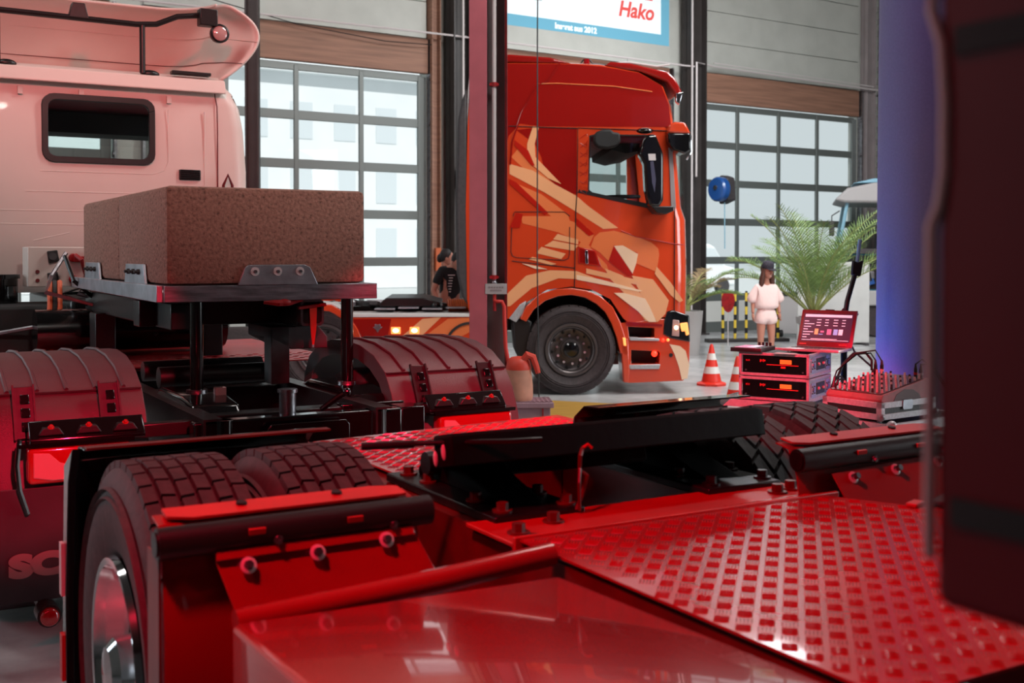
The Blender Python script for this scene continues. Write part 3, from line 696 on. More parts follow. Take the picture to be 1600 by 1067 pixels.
# rear end: tow plate, hitch, foot castings
G().box(-.46, .50, -.86, -.78, .70, .93).out('rear_crossmember', 'black_gloss', T2, bev=.01)
tp = G().prism([(-.16, .60), (.20, .60), (.22, .62), (.22, .885), (.20, .905), (-.14, .905), (-.16, .885)], 'y', -.915, -.895).out('tow_plate', 'black_gloss', T2, bev=.004)
G().lathe([(.0, -.02), (.05, -.02), (.055, .0), (.03, .02), (.03, .06)], (.04, -.93, .76), 'y', 18).out('tow_jaw', 'black_steel', tp)
G().cyl((-.01, -.74, .90), (-.01, -.74, 1.03), .038, n=18).lathe([(.045, 1.02), (.045, 1.035), (.0, 1.035)], (-.01, -.74, 0), 'z', 18).out('coupling_pin', 'steel', T2)
G().cyl((-.33, -.83, .66), (-.33, -.83, .93), .045, n=18).cyl((.38, -.83, .66), (.38, -.83, .93), .05, n=18).out('buffer', 'black_gloss', T2)
for sx in (-.27, .50):
    G().prism([(-.55, .90), (-.50, .955), (-.30, .978), (.10, .978), (.25, .93), (.25, .86), (-.55, .80)], 'x', sx - .11, sx + .11).out('foot_casting', 'black_gloss', T2, bev=.015)
    G().cyl((sx, -.18, .975), (sx, -.18, .99), .05, n=18).out('post_collar', 'steel', T2)
G().box(.30, .62, -.62, -.54, .86, .93).prism([(.50, .70), (.62, .70), (.62, .93), (.50, .93)], 'y', -.85, -.70).out('side_bracket', 'black_gloss', T2, bev=.006)
G().tube([(.2, -.60, .91), (.27, -.64, .97), (.30, -.66, .99)], .013, 8).ball((.305, -.665, .995), .02).out('release_lever', 'black_gloss', T2)
G().box(-.22, -.17, -.33, -.29, .955, 1.01).out('reflector', 'lamp_clear', T2)
# deck walkway of checker plate between cab and axle, air tanks, hoses
wk = G().box(-.95, .95, 1.05, 2.9, .985, .992).out('walkway_plate', 'red_flat', T2)
quintet([(-.95, 1.05), (.95, 1.05), (.95, 1.6), (-.95, 1.6)], .992, .08).out('checker_bars', 'red_flat', wk, smooth=0, kind='stuff')
G().box(-1.15, -.46, 2.35, 3.15, .55, 1.30).out('dark_filler_box', 'black_matte', T2, bev=.02)  # added dark box that blackens the view under the cab, no known part
G().box(-.42, .42, 2.5, 4.6, .62, 1.34).out('engine', 'black_steel', T2, bev=.03)
for y in (.35, .72): G().cyl((-.33, y, 1.0), (.33, y, 1.0), .055, n=14).out('cross_tube', 'black_steel', T2)
G().cyl((-.7, 2.1, 1.15), (.5, 2.1, 1.15), .14, n=18).out('air_tank', 'black_gloss', T2)
rng = random.Random(3)
for k in range(9):
    x = -.75 + rng.random() * 1.0; p = [(x + rng.uniform(-.12, .12) * i, 2.2 + rng.uniform(-.25, .25), 1.62 - .12 * i + rng.uniform(-.03, .03)) for i in range(5)]
    G().tube(p, .014, 6).out('air_hose', ('black_plastic', 'steel', 'black_gloss')[k % 3], T2)
for k in range(3):
    G().tube([(-.58 + .03 * k, 2.3, 1.46), (-.60 + .03 * k, 2.15, 1.3), (-.63 + .02 * k, 2.1, 1.12), (-.65 + .02 * k, 2.05, .98)], .017, 8).out('air_hose', ('cord_orange', 'wood_black', 'cord_orange')[k], T2)
G().cyl((-.85, 3.0, 1.30), (-.85, 3.0, 1.47), .16, n=20).cyl((-.85, 3.0, 1.47), (-.85, 3.0, 1.50), .175, n=20).out('air_intake', 'black_gloss', T2)
# support frame under the block: posts, beams, bearers
for sx in (-.27, .50): G().cyl((sx, -.18, .985), (sx, -.18, 1.41), .031, n=20).out('post', 'black_gloss', T2)
for sx in (-.30, .34): G().box(sx - .06, sx + .06, -.05, 2.3, 1.27, 1.40).out('bearer', 'black_steel', T2, bev=.006)
G().box(-.44, .30, .28, .42, 1.27, 1.405).out('bearer', 'black_steel', T2, bev=.006)
for sx in (-.36, .30):
    G().box(sx - .06, sx + .06, 1.6, 1.8, .95, 1.28).out('leg', 'black_steel', T2, bev=.006)
bt = G().prism(rrect(.28, .40, 1.275, 1.405, .02), 'y', -.10, .9)
bo = bt.out('box_tube', 'black_steel', T2)
G().prism(rrect(.292, .388, 1.287, 1.393, .014), 'y', -.103, -.098).out('tube_opening', 'black_matte', bo)
G().strip(rloop(.278, .402, 1.273, 1.407, .022), rloop(.290, .390, 1.285, 1.395, .014), 'y', -.108, -.095).out('tube_rim', 'steel', bo)
G().box(.19, .29, .10, .22, .96, 1.26).prism([(.19, 1.26), (.45, 1.26), (.50, 1.20), (.50, 1.14), (.30, 1.14), (.19, 1.2)], 'y', .10, .5).out('upright_bracket', 'dark_grey', T2, bev=.005)
# cab shell with window openings
def t2cab():
    g = G(); n = 5; rows = []
    def ringz(z, inset, rt):
        x0, x1, y0, y1 = -1.13 + inset, 1.06 - inset, 3.28 + inset * .4, 5.15 - inset
        return [(x, y, z) for x, y in rrect(x0, x1, y0, y1, rt, 6)]
    for z, i in ((1.36, .05), (1.42, .0), (2.3, .0), (2.62, .02), (2.80, .05), (2.92, .10), (2.99, .17), (3.02, .27)): rows.append(ringz(z, i, .13))
    return g.loft(rows)
inner = G().box(-1.04, .97, 3.36, 5.07, 1.5, 2.9)
wn = G().prism(rrect(-.47, .30, 2.335, 2.80, .07), 'y', 3.0, 3.5)
ws = G().prism(rrect(-1.0, .93, 2.0, 2.80, .08), 'y', 4.9, 5.4)
sw = G().prism(rrect(3.9, 4.9, 2.05, 2.75, .08), 'x', -1.4, 1.4)
cb2 = fin('cab_body', cut(t2cab(), [inner, wn, ws, sw]), 'white_paint', T2, smooth=40)
wf = G().strip(rloop(-.49, .32, 2.315, 2.82, .085), rloop(-.445, .275, 2.36, 2.775, .06), 'y', 3.262, 3.30).out('rear_window_frame', 'black_plastic', cb2, bev=.004)
G().prism(rrect(-.45, .28, 2.355, 2.78, .06), 'y', 3.278, 3.282).out('rear_window', 'cab_glass', cb2)
G().box(-1.0, .93, 5.06, 5.064, 2.0, 2.8).out('windscreen', 'cab_glass', cb2)
G().strip(rloop(-1.0, .93, 2.0, 2.80, .08), rloop(-.95, .88, 2.06, 2.70, .06), 'y', 5.02, 5.06).out('windscreen_frame', 'interior_dark', cb2)
for x in (-1.09, 1.02): G().prism(rrect(3.9, 4.9, 2.05, 2.75, .08), 'x', x - .002, x + .002).out('side_window', 'cab_glass', cb2)
G().box(-1.0, .93, 3.45, 4.9, 2.85, 2.88).out('roof_lining', 'interior_red', cb2)  # red stage light on the lining is put into its colour
G().box(-.95, .9, 4.5, 4.9, 2.66, 2.83).out('overhead_shelf', 'interior_dark', cb2)
for sx in (-.6, .55): G().box(sx - .25, sx + .25, 4.1, 4.22, 1.6, 2.28).box(sx - .25, sx + .25, 4.1, 4.6, 1.6, 1.75).out('seat', 'seat_dark', cb2, bev=.04)
# pressed lines, gutter, seams on the cab back
def line(pts, r=.0035, m='white_paint'): return G().tube(pts, r, 6).out('pressed_line', m, cb2)
yb = 3.281
line([(-1.0, yb, 2.88), (-1.0, yb, 1.5)]); line([(.42, yb, 2.75), (.42, yb, 2.35), (.39, yb, 2.28), (.30, yb, 2.25), (-.5, yb, 2.25)])
line([(.70, yb, 2.75), (.70, yb, 2.18), (.66, yb, 2.15)], .006)
for z in (2.10, 1.96, 1.86): line([(-.9 if z < 2 else -.6, yb, z), (.4, yb, z)])
line([(-.55, yb, 1.74), (-.30, yb, 1.80)]); line([(-.95, yb, 1.82), (-.88, yb, 1.82), (-.87, yb, 1.78)])
for x in (-1.0, -.62, -.20, .44): G().box(x - .03, x + .005, yb - .004, yb + .012, 2.80, 2.86).out('swage', 'white_paint', cb2, bev=.002)
G().prism([(3.24, 2.895), (3.235, 2.905), (3.27, 3.0), (3.42, 3.045), (3.42, 3.0), (3.29, 2.905)], 'x', -1.05, .86).out('roof_gutter', 'white_paint', cb2, bev=.006)
G().tube([(.80, 3.28, 1.5), (.80, 3.275, 2.60), (.80, 3.285, 2.80), (.79, 3.33, 2.93), (.77, 3.45, 3.0)], .005, 6).out('seam', 'red_dark', cb2)
v_ = G().box(.50, .665, 3.262, 3.285, 2.215, 2.295).out('vent_grille', 'black_plastic', cb2, bev=.005)
for k in range(5): G().box(.51, .655, 3.258, 3.265, 2.222 + k * .015, 2.229 + k * .015).out('slat', 'black_gloss', v_)
G().tube([(.84, 3.26, 2.0), (.83, 3.22, 2.18), (.86, 3.2, 2.26), (.90, 3.22, 2.18), (.91, 3.26, 2.0)], .012, 8).out('hose_loop', 'red_dark', T2)
G().tube([(-1.12, 3.2, 2.55), (-1.08, 3.18, 2.40), (-1.02, 3.16, 2.28), (-1.04, 3.16, 2.18), (-1.14, 3.2, 2.05)], .018, 8).out('grab_handle', 'black_gloss', T2)
# socket box on the back of the cab
sb = G().box(-.66, -.22, 2.72, 3.0, 1.415, 1.69).out('socket_box', 'white_paint', T2, bev=.006)
for z in (1.625, 1.475):
    k = G().prism([rot2(p, R(20)) for p in ((-.038, -.038), (.03, -.045), (.045, .03), (-.02, .045))], 'y', 0, .03).out('socket', 'black_plastic', sb, bev=.006); k.location = (-.505, 2.69, z)
    G().cyl((0, -.012, 0), (0, 0, 0), .026, n=16).out('socket_cap', 'dark_grey', k)
    q = G().cyl((-.37, 2.69, z - .01), (-.37, 2.72, z - .01), .03, n=12).box(-.37, -.25, 2.66, 2.72, z - .04, z + .0).out('coupling', 'tape_red', sb, bev=.006)
for z in (1.52, 1.46): G().cyl((-.60, 2.705, z), (-.60, 2.72, z), .013, n=12).out('screw', 'red_dark', sb)
G().tube([(-.36, 2.66, 1.63), (-.33, 2.6, 1.60), (-.30, 2.62, 1.5), (-.29, 2.7, 1.42)], .016, 8).out('red_cable', 'tape_red', sb)
# roof air deflector: a hollow shell open towards the rear, with bracing rail and work lamp
TIP = [(.82, 3.0), (.92, 3.07), (1.01, 3.15), (1.09, 3.24), (1.14, 3.33), (1.14, 3.42), (1.08, 3.50), (.97, 3.57), (.86, 3.61)]
def deflector():
    rows = []
    for k in range(9):
        t = k / 8; z = 2.99 + .66 * math.sin(t * PI / 2 * .95)
        lean = .10 + .42 * t
        x0 = -1.1 - .08 * t; x1 = .80 + .10 * math.sin(t * PI * .8); yf = 4.35 - .45 * t + .0; r = .30 + .12 * t
        pl = [(x0, 3.3 + .1 * t)] + [(x0, yf - r)] + arc((x0 + r, yf - r), r, 180, 90, 4)[1:] + arc((x1 - r, yf - r), r, 90, 0, 6) + [((x1 + TIP[k][0]) / 2, 3.55), (TIP[k][0], 3.28)]
        n_ = len(pl); rows.append([(x, y, TIP[k][1] if i == n_ - 1 else ((z + TIP[k][1]) / 2 if i == n_ - 2 else z)) for i, (x, y) in enumerate(pl)])
    return rows
rw = deflector()
gd = G().grid(rw)
inn = [[(p[0] * .985, p[1] - .02, p[2] - .004) for p in r] for r in rw]
do = gd.out('air_deflector', 'white_paint', T2, smooth=50)
sm = do.modifiers.new('sub', 'SUBSURF'); sm.levels = 2; sm.render_levels = 2
so_ = do.modifiers.new('th', 'SOLIDIFY'); so_.thickness = .022; so_.offset = 0
for t in (.3, .55):
    i = int(t * 8); G().tube([(p[0] * .985, p[1] - .018, p[2]) for p in rw[i]][1:], .003, 5).out('pressed_line', 'red_dark' if t < .4 else 'white_paint', do)
rail = G().tube([(-1.2, 3.3, 3.40), (.19, 3.3, 3.385), (.34, 3.3, 3.40), (.50, 3.3, 3.475), (.66, 3.3, 3.50), (.74, 3.3, 3.47)], .022, 10).out('brace_rail', 'black_steel', T2)
for x in (-.78, .235): G().cyl((x, 3.3, 3.02), (x, 3.3, 3.38), .022, n=12).ball((x + .06, 3.32, 3.02), .06, (1.2, .6, .5)).out('brace_post', 'black_steel', rail, bev=0)
G().prism([(-.30, 3.38), (-.15, 3.38), (-.18, 3.50), (-.27, 3.50)], 'y', 3.28, 3.36).out('brace_bracket', 'black_steel', rail, bev=.006)
G().box(.66, .80, 3.24, 3.34, 3.42, 3.55).out('lamp_bracket', 'black_steel', rail, bev=.008)
wl = G().lathe([(0, .05), (.07, .05), (.075, .0), (.06, -.01), (.055, .0), (.0, .0)], (.82, 3.26, 3.37), 'y', 20).out('work_lamp', 'black_steel', rail)
G().lathe([(0, -.012), (.04, -.01), (.06, .0)], (.82, 3.258, 3.37), 'y', 20).out('lens', 'lamp_clear', wl)
G().box(.45, .75, 3.26, 3.34, 3.03, 3.055).out('roof_clip', 'black_steel', cb2, bev=.004)

# concrete ballast blocks, and the steel tray they stand in (both on top of the white truck's frame)
def block(name, y0, y1, label, x0=-.415, x1=.60):
    o = G().rbox(x0, x1, y0, y1, 1.492, 1.965, .028, 2).out(name, 'stone'); o.location = T2.location; o.rotation_euler = T2.rotation_euler
    return tag(o, label, 'block')
block('concrete_block', -.19, .92, 'big reddish concrete block in steel tray, front half nearest the camera')
block('concrete_block', .925, 2.05, 'concrete block half farther back towards the white cab, two small brackets below', -.412)
tray = thing('steel_tray', 'flat bare steel tray with bolted brackets under the concrete blocks', 'tray', T2.location, 30)
G().box(-.425, .66, -.20, -.17, 1.410, 1.490).out('front_bar', 'brushed_steel', tray, bev=.004)
G().box(.63, .66, -.17, 2.1, 1.410, 1.490).out('side_bar', 'brushed_steel', tray, bev=.004)
G().prism([(-.17, 1.410), (2.25, 1.425), (2.25, 1.492), (-.17, 1.492)], 'x', -.455, -.425).out('side_bar', 'zinc', tray, bev=.004)
G().box(-.425, .63, -.17, 2.1, 1.475, 1.490).out('base_plate', 'brushed_steel', tray)
fb = G().prism([(-.075, 1.488), (.335, 1.488), (.295, 1.575), (.265, 1.588), (-.02, 1.588), (-.04, 1.575)], 'y', -.205, -.193).out('bracket', 'zinc', tray, bev=.003)
for x in (.01, .125, .24):
    b1 = G().lathe([(0, -.004), (.022, -.004), (.022, 0), (0, 0)], (x, -.205, 1.555), 'y', 18).out('washer', 'pipe_white', fb); G().cyl((x, -.22, 1.555), (x, -.209, 1.555), .009, n=6).out('bolt', 'steel', b1)
for y in (.43, 1.64):
    sb_ = G().prism([(y - .25, 1.488), (y + .25, 1.488), (y + .21, 1.590), (y - .21, 1.590)], 'x', -.432, -.418).out('bracket', 'zinc', tray, bev=.003)
    for d in (-.12, 0, .12):
        G().cyl((-.444, y + d, 1.55), (-.43, y + d, 1.55), .016, n=6).cyl((-.458, y + d, 1.55), (-.444, y + d, 1.55), .008, n=8).out('bolt', 'wood_black', sb_)
# red strap hanging off the tray
t = thing('red_strap', 'frayed red tie-down strap draped over the square tube under the steel tray', 'strap', T2.location, 30)
G().tube([(.06, -.185, 1.405), (.13, -.20, 1.398), (.20, -.16, 1.402), (.27, -.15, 1.415)], [.012, .018, .022, .014], 7).ball((.16, -.19, 1.402), .028, (1.4, .6, .7)).out('knot', 'tape_red', t)
G().obox((.33, -.125, 1.375), (.15, .03, .018), (0, R(-6), 0)).out('band', 'tape_red', t, bev=.004)
G().prism([(.315, 1.37), (.355, 1.37), (.35, 1.25), (.338, 1.17), (.33, 1.17), (.322, 1.25)], 'y', -.135, -.128).out('tail', 'sack_red', t)
G().cyl((.334, -.131, 1.165), (.334, -.131, 1.18), .006, n=8).out('tip', 'steel', t)
# ------------------------------------------------------------------ the orange tractor, seen square from its side (x forward, y depth)
K = 1 / 134.6
def XZ(*pts): return [((x - 893) * K, (620 - y) * K) for x, y in pts]
def z6(*pts): return XZ(*[(720 + x * .2625, 80 + y * .2625) for x, y in pts])
def z7(*pts): return XZ(*[(780 + x * .2812, 340 + y * .2812) for x, y in pts])
def z9(*pts): return XZ(*[(960 + x * .15, 460 + y * .15) for x, y in pts])
T3 = thing('tractor_truck', 'orange tractor unit with light streak livery in front of the gates', 'truck', (.69, 13.30, 0), 3.0)
WD = 2.5
OUT = XZ((735, 500), (730, 470), (728, 330), (731, 200), (735, 130), (736, 101), (800, 99), (890, 99), (940, 101), (1000, 112), (1040, 134), (1056, 165), (1062, 210), (1068, 280), (1072, 325), (1079, 345), (1081, 420), (1080, 498), (1050, 499), (985, 508), (975, 500), (955, 470), (925, 455), (893, 450), (855, 455), (822, 475), (800, 500))
def cabloft():
    g = G(); rings = []
    prof = [(0, .16, .05), (.03, .085, .02), (.09, .035, .0), (.22, .0, -.01), (.6, -.02, -.02), (1.25, -.03, -.03), (1.9, -.02, -.02), (2.28, 0, -.01), (2.41, .035, 0), (2.47, .085, .02), (2.5, .16, .05)]
    for y, fx, fz in prof:
        r = []
        for x, z in OUT:
            dx = fx if x > 1.1 else (fx * .25 if x > .9 and z > 3.3 else 0)
            dz = fz if z > 3.55 else 0
            r.append((x - dx, y, z - dz))
        rings.append(r)
    return g.loft(rings)
inner = G().prism(XZ((748, 470), (745, 130), (930, 118), (1010, 128), (1040, 170), (1055, 325), (1055, 430), (980, 440), (940, 436), (800, 440)), 'y', .07, 2.43)
SW = XZ((921, 214), (928, 212), (1010, 212), (1026, 216), (1030, 224), (1031, 326), (1014, 322), (925, 305), (919, 300))
wcut = G().prism(SW, 'y', -.2, 2.7)
wsc = G().prism([(.6, 2.32), (1.6, 2.32), (1.6, 3.08), (.6, 3.08)], 'y', .14, 2.36)
cb3 = fin('cab_body', cut(cabloft(), [inner, wcut, wsc]), 'orange_paint', T3, smooth=40)
GP = XZ((905, 208), (1034, 208), (1037, 332), (1015, 325), (905, 303))
G().prism(SW, 'y', .03, .034).out('side_window', 'cab_glass', cb3)
G().prism(SW, 'y', 2.466, 2.47).out('side_window', 'cab_glass', cb3)
G().prism(XZ((1061, 215), (1064, 215), (1076, 322), (1072, 322)), 'y', .16, 2.34).out('windscreen', 'cab_glass', cb3)
SWL = SW + [SW[0]]
G().strip(SWL, [((x - .62) * .965 + .62, (z - 2.65) * .96 + 2.65) for x, z in SWL], 'y', -.004, .03).out('window_seal', 'black_plastic', cb3)
G().prism(XZ((903, 303), (905, 298), (1040, 327), (1040, 333)), 'y', -.006, .01).out('window_sill', 'black_plastic', cb3)
# livery films on the flat side
D = [0]
def film(m, *polys, name='livery_film'):
    for p in polys:
        D[0] += 1; e = .0012 + .00035 * D[0]
        G().prism(p, 'y', -e, -.0002).out(name, m, cb3, smooth=0)
film('orange_deep', XZ((738, 103), (800, 103), (890, 103), (940, 106), (1000, 116), (1035, 136), (1046, 165), (1050, 200), (903, 200), (843, 200), (812, 196), (795, 215), (760, 330), (738, 330)))
film('orange_deep', z6((475, 462), (690, 462), (690, 860), (600, 835), (540, 790), (500, 730), (480, 640), (440, 560), (330, 480)))
film('livery_mid', z6((290, 780), (480, 860), (640, 980), (660, 1060), (560, 1010), (420, 890), (290, 800)), z6((300, 640), (340, 590), (420, 690), (560, 800), (700, 900), (560, 850), (430, 760)),
     z7((120, 0), (330, 0), (490, 60), (470, 150), (330, 90), (130, 40)),
     z7((510, 170), (530, 115), (560, 90), (640, 80), (760, 110), (850, 145), (890, 180), (895, 215), (880, 310), (760, 260), (770, 200), (640, 160), (610, 250), (560, 200)),
     z7((440, 165), (480, 100), (530, 100), (500, 160), (520, 190), (600, 270), (620, 330), (560, 270)))
film('livery_light', z6((290, 680), (430, 720), (560, 800), (690, 870), (760, 930), (940, 1060), (850, 1066), (690, 965), (500, 850), (290, 740)),
     z6((395, 560), (430, 455), (465, 462), (440, 560), (445, 640), (600, 800), (520, 765), (430, 690), (395, 620)),
     z7((250, 165), (300, 135), (440, 162), (415, 192)), z7((300, 128), (325, 98), (440, 130), (440, 156)), z7((205, 205), (235, 170), (370, 208), (345, 238)), z7((165, 240), (185, 225), (320, 265), (290, 272)),
     z7((45, 430), (150, 330), (280, 300), (430, 305), (540, 345), (620, 375), (440, 350), (330, 345), (180, 400), (60, 500), (45, 500)),
     z7((485, 290), (850, 372), (838, 397), (485, 318)),
     z7((590, 290), (690, 330), (790, 430), (880, 590), (820, 585), (700, 430), (620, 350)),
     z7((740, 330), (860, 352), (950, 470), (930, 545), (885, 592), (790, 430)),
     z7((880, 280), (960, 370), (1030, 470), (1010, 480), (960, 440), (870, 320)))
film('livery_dark', z7((610, 250), (640, 165), (748, 330), (720, 335)), z6((290, 770), (330, 790), (520, 970), (500, 985), (290, 800)), z7((430, 10), (530, 100), (500, 110), (430, 50)), z6((320, 540), (400, 600), (440, 690), (420, 690), (320, 570)),
     z6((330, 970), (370, 980), (350, 1060), (290, 1060)))
film('livery_pale', z7((125, 262), (200, 275), (270, 295), (200, 292)), z7((430, 325), (560, 350), (800, 415), (780, 420), (600, 385), (430, 352)), z7((640, 165), (690, 162), (775, 210), (765, 262), (745, 320)), z9((0, 0), (100, 0), (330, 60), (380, 150), (450, 305), (370, 305), (250, 190)))
# door, hatch and panel gaps
def gap(pts, r=.005, m='gap'): return G().tube([(x, -.006, z) for x, z in pts], r, 5).out('panel_gap', m, cb3)
gap(XZ((898, 452), (900, 330), (902, 300), (903, 202), (1045, 206), (1050, 240), (1056, 320), (1056, 497)), .006)
gap(XZ((800, 410), (898, 421))); gap(XZ((795, 200), (903, 203)))
gap(z7((70, 60), (65, 200), (75, 222), (100, 230), (360, 245), (385, 235), (392, 210), (392, 60)), .004)
gap(z6((310, 990), (320, 965), (620, 965), (650, 990)), .004)
gap(z7((680, 80), (760, 112), (975, 152), (1040, 160)), .006, 'livery_dark')
gap(XZ((875, 101), (857, 128), (845, 133), (838, 140), (815, 180), (800, 225), (797, 260)), .012, 'orange_deep')
gap(XZ((842, 134), (870, 133), (960, 137), (1020, 145)), .006, 'livery_mid')
hd = G().prism(z7((440, 170), (535, 190), (570, 280), (440, 262)), 'y', -.012, -.0).out('handle_recess', 'livery_dark', cb3, bev=.006)
G().prism(z7((450, 180), (530, 198), (550, 268), (450, 256)), 'y', -.014, -.012).out('recess', 'orange_deep', hd)
G().prism(z7((477, 190), (492, 190), (496, 264), (480, 264)), 'y', -.03, -.014).out('handle', 'chrome', hd, bev=.004)
# lattice print by the window
for k in range(12):
    z0 = 2.38 + k * .055; G().tube([(.10, -.008, z0), (.17, -.008, z0 + .05 * (1 if k % 2 else -1)), (.185, -.008, z0 + .03)], .003, 4).out('lattice_print', 'livery_dark', cb3, smooth=0)
text('number_print', '38', 'orange_paint', cb3, (.10, -.012, 2.385), (R(90), 0, 0), .085, .001, bold=.004)
# roof pieces: side wing, beacon, sun visor bar, antenna
G().prism(XZ((736, 99), (738, 88), (800, 88), (860, 92), (893, 101)), 'y', .02, .12).out('roof_wing', 'orange_deep', cb3, bev=.02)
G().prism(XZ((736, 99), (738, 88), (800, 88), (860, 92), (893, 101)), 'y', 2.38, 2.48).out('roof_wing', 'orange_deep', cb3, bev=.02)
G().cyl((.21, .3, 3.85), (.21, .3, 3.95), .035, n=14).out('beacon', 'lamp_red', cb3)
G().tube([(.16, .3, 3.84), (.14, .3, 3.9), (.18, .3, 3.95)], .008, 6).tube([(.24, .3, 3.95), (.28, .3, 3.9), (.6, .4, 3.89)], .01, 6).out('beacon_wire', 'cable', cb3)
G().cyl((.73, .5, 3.84), (.73, .5, 4.0), .004, n=6).out('antenna', 'steel', cb3)
vz = G().prism(XZ((945, 104), (955, 98), (985, 100), (1045, 113), (1056, 122), (1068, 144), (1060, 150), (1044, 128), (1000, 112)), 'y', .02, 2.48).out('sun_visor', 'orange_deep', cb3, bev=.02)
G().prism(XZ((1058, 146), (1070, 144), (1064, 165), (1058, 160)), 'y', .02, .10).out('visor_end', 'chrome', vz, bev=.01)
G().tube([(x, .1, z) for x, z in XZ((960, 99), (985, 97), (1030, 103), (1050, 100))], .012, 6).out('roof_rail', 'pipe_white', cb3)
# mirrors and A pillar
fm = G().prism(XZ((1041, 211), (1043, 199), (1052, 194), (1068, 195), (1074, 206), (1077, 212)), 'y', -.16, .2).out('front_mirror_cap', 'orange_paint', cb3, bev=.02)
G().prism(XZ((1041, 211), (1076, 211), (1078, 238), (1068, 244), (1050, 238), (1042, 225)), 'y', -.16, .2).out('front_mirror', 'black_gloss', cb3, bev=.02)
G().tube([(x, -.1, z) for x, z in XZ((1070, 200), (1078, 215), (1079, 240), (1072, 252))], .012, 6).out('mirror_stay', 'chrome', fm)
G().prism(XZ((1046, 232), (1052, 234), (1058, 326), (1050, 326)), 'y', -.012, .04).out('pillar_trim', 'column_grey', cb3, bev=.004)
mr = G().prism(XZ((998, 224), (1006, 216), (1018, 216), (1030, 246), (1030, 316), (1024, 327), (1008, 326), (1002, 300), (1000, 262), (992, 246)), 'y', -.34, -.16).out('side_mirror', 'black_gloss', cb3, bev=.03, seg=3)
G().prism(XZ((1006, 246), (1017, 246), (1018, 256), (1007, 256)), 'y', -.345, -.338).out('mirror_band', 'pipe_white', mr); G().prism(XZ((1009, 258), (1014, 257), (1018, 285), (1016, 305), (1012, 290)), 'y', -.345, -.338).out('mirror_glint', 'chrome', mr)  # chrome sliver stands in for a reflection on the black housing
G().ball(((1004 - 893) * K, -.2, (620 - 209) * K), .10, (1.0, .8, .35)).out('camera_wing', 'black_gloss', mr)
G().prism(XZ((1011, 326), (1046, 326), (1046, 333), (1034, 338), (1020, 336)), 'y', -.34, .02).out('mirror_foot', 'black_plastic', mr, bev=.01)
G().prism(XZ((926, 216), (930, 210), (940, 206), (953, 206), (957, 210), (967, 211), (968, 224), (963, 232), (948, 236), (932, 234), (926, 227)), 'y', -.14, -.006).out('camera_housing', 'black_matte', cb3, bev=.025)
# inside
G().box(-.1, .35, .35, .95, 1.2, 1.35).box(-.15, .0, .35, .95, 1.3, 2.05).out('seat', 'seat_dark', cb3, bev=.05)
G().box(-1.0, 1.0, .1, 2.4, 2.96, 3.02).out('header_shelf', 'interior_red', cb3); G().prism(XZ((1010, 330), (1050, 330), (1050, 420), (1000, 420)), 'y', .1, 2.4).out('dashboard', 'interior_dark', cb3)
G().prism(XZ((960, 212), (1015, 212), (1015, 232), (985, 238), (962, 232)), 'y', .3, 2.2).out('overhead_console', 'interior_dark', cb3)
G().strip(arc((0, 0), .21, 0, 360, 24), arc((0, 0), .185, 0, 360, 24), 'z', -.015, .015).out('steering_wheel', 'interior_dark', cb3).location = (.70, .62, 2.34)
# dark fairing at the rear edge of the cab
G().prism(XZ((716, 190), (722, 160), (730, 140), (732, 480), (722, 466), (714, 430), (712, 320)), 'y', .0, .5).out('side_fairing', 'dark_grey', T3, bev=.03)
# wheel arch, bumper with steps, lamps
ar = G().strip(XZ((812, 500), (822, 480), (842, 462), (868, 454), (893, 452), (918, 456), (940, 466), (958, 482), (970, 505), (978, 530), (983, 560)),
               XZ((822, 505), (834, 486), (852, 472), (872, 465), (893, 463), (914, 467), (932, 477), (946, 490), (956, 508), (964, 530), (970, 555)), 'y', -.03, .45).out('wheel_arch', 'orange_paint', T3, bev=.01)
G().prism(XZ((815, 560), (822, 484), (850, 464), (893, 456), (930, 466), (960, 500), (975, 560)), 'y', .42, .46).prism(XZ((840, 476), (893, 462), (945, 480), (945, 470), (893, 453), (840, 466)), 'y', .02, .44).out('wheel_housing', 'black_matte', T3)
G().prism(XZ((800, 505), (822, 500), (832, 505), (826, 560), (815, 572), (804, 548)), 'y', .02, .4).out('mud_flap', 'black_plastic', T3, bev=.02)
G().prism(XZ((795, 500), (812, 478), (822, 472), (818, 492), (806, 506)), 'y', -.01, .1).out('step_bracket', 'alu', T3, bev=.01)
bmp = cut(G().prism(XZ((966, 508), (985, 506), (1050, 500), (1078, 500), (1081, 530), (1080, 570), (1078, 590), (1070, 599), (985, 602), (975, 600), (972, 555)), 'y', 0, 2.5),
          [G().prism(z9((150, 355), (430, 370), (430, 470), (165, 470)), 'y', -.1, .28), G().prism(z9((185, 600), (480, 615), (490, 640), (480, 750), (185, 745)), 'y', -.1, .28), G().box(.35, .9, .3, 2.2, .0, .75)])
bo3 = fin('bumper', bmp, 'orange_paint', T3, bev=.02)
for pts in (((160, 465), (480, 480), (480, 505), (170, 500)), ((160, 755), (490, 750), (480, 800), (170, 800))): G().prism(z9(*pts), 'y', -.02, .26).out('step_tread', 'alu', bo3, bev=.006)
for pts in (((145, 350), (435, 370), (435, 475), (165, 470)), ((185, 600), (485, 615), (485, 750), (185, 750))): G().prism(z9(*pts), 'y', .22, .26).out('step_mesh', 'wood_black', bo3)
G().prism(z9((120, 300), (510, 330), (510, 352), (140, 345)), 'y', -.012, .0).out('step_edge', 'orange_deep', bo3)
G().prism(z9((70, 480), (150, 480), (165, 800), (155, 940), (105, 940)), 'y', -.03, .02).out('arch_end', 'orange_paint', bo3, bev=.01)
G().prism(z9((90, 465), (120, 470), (130, 555), (100, 550)), 'y', -.036, -.025).out('side_marker', 'lamp_amber', bo3, bev=.004)
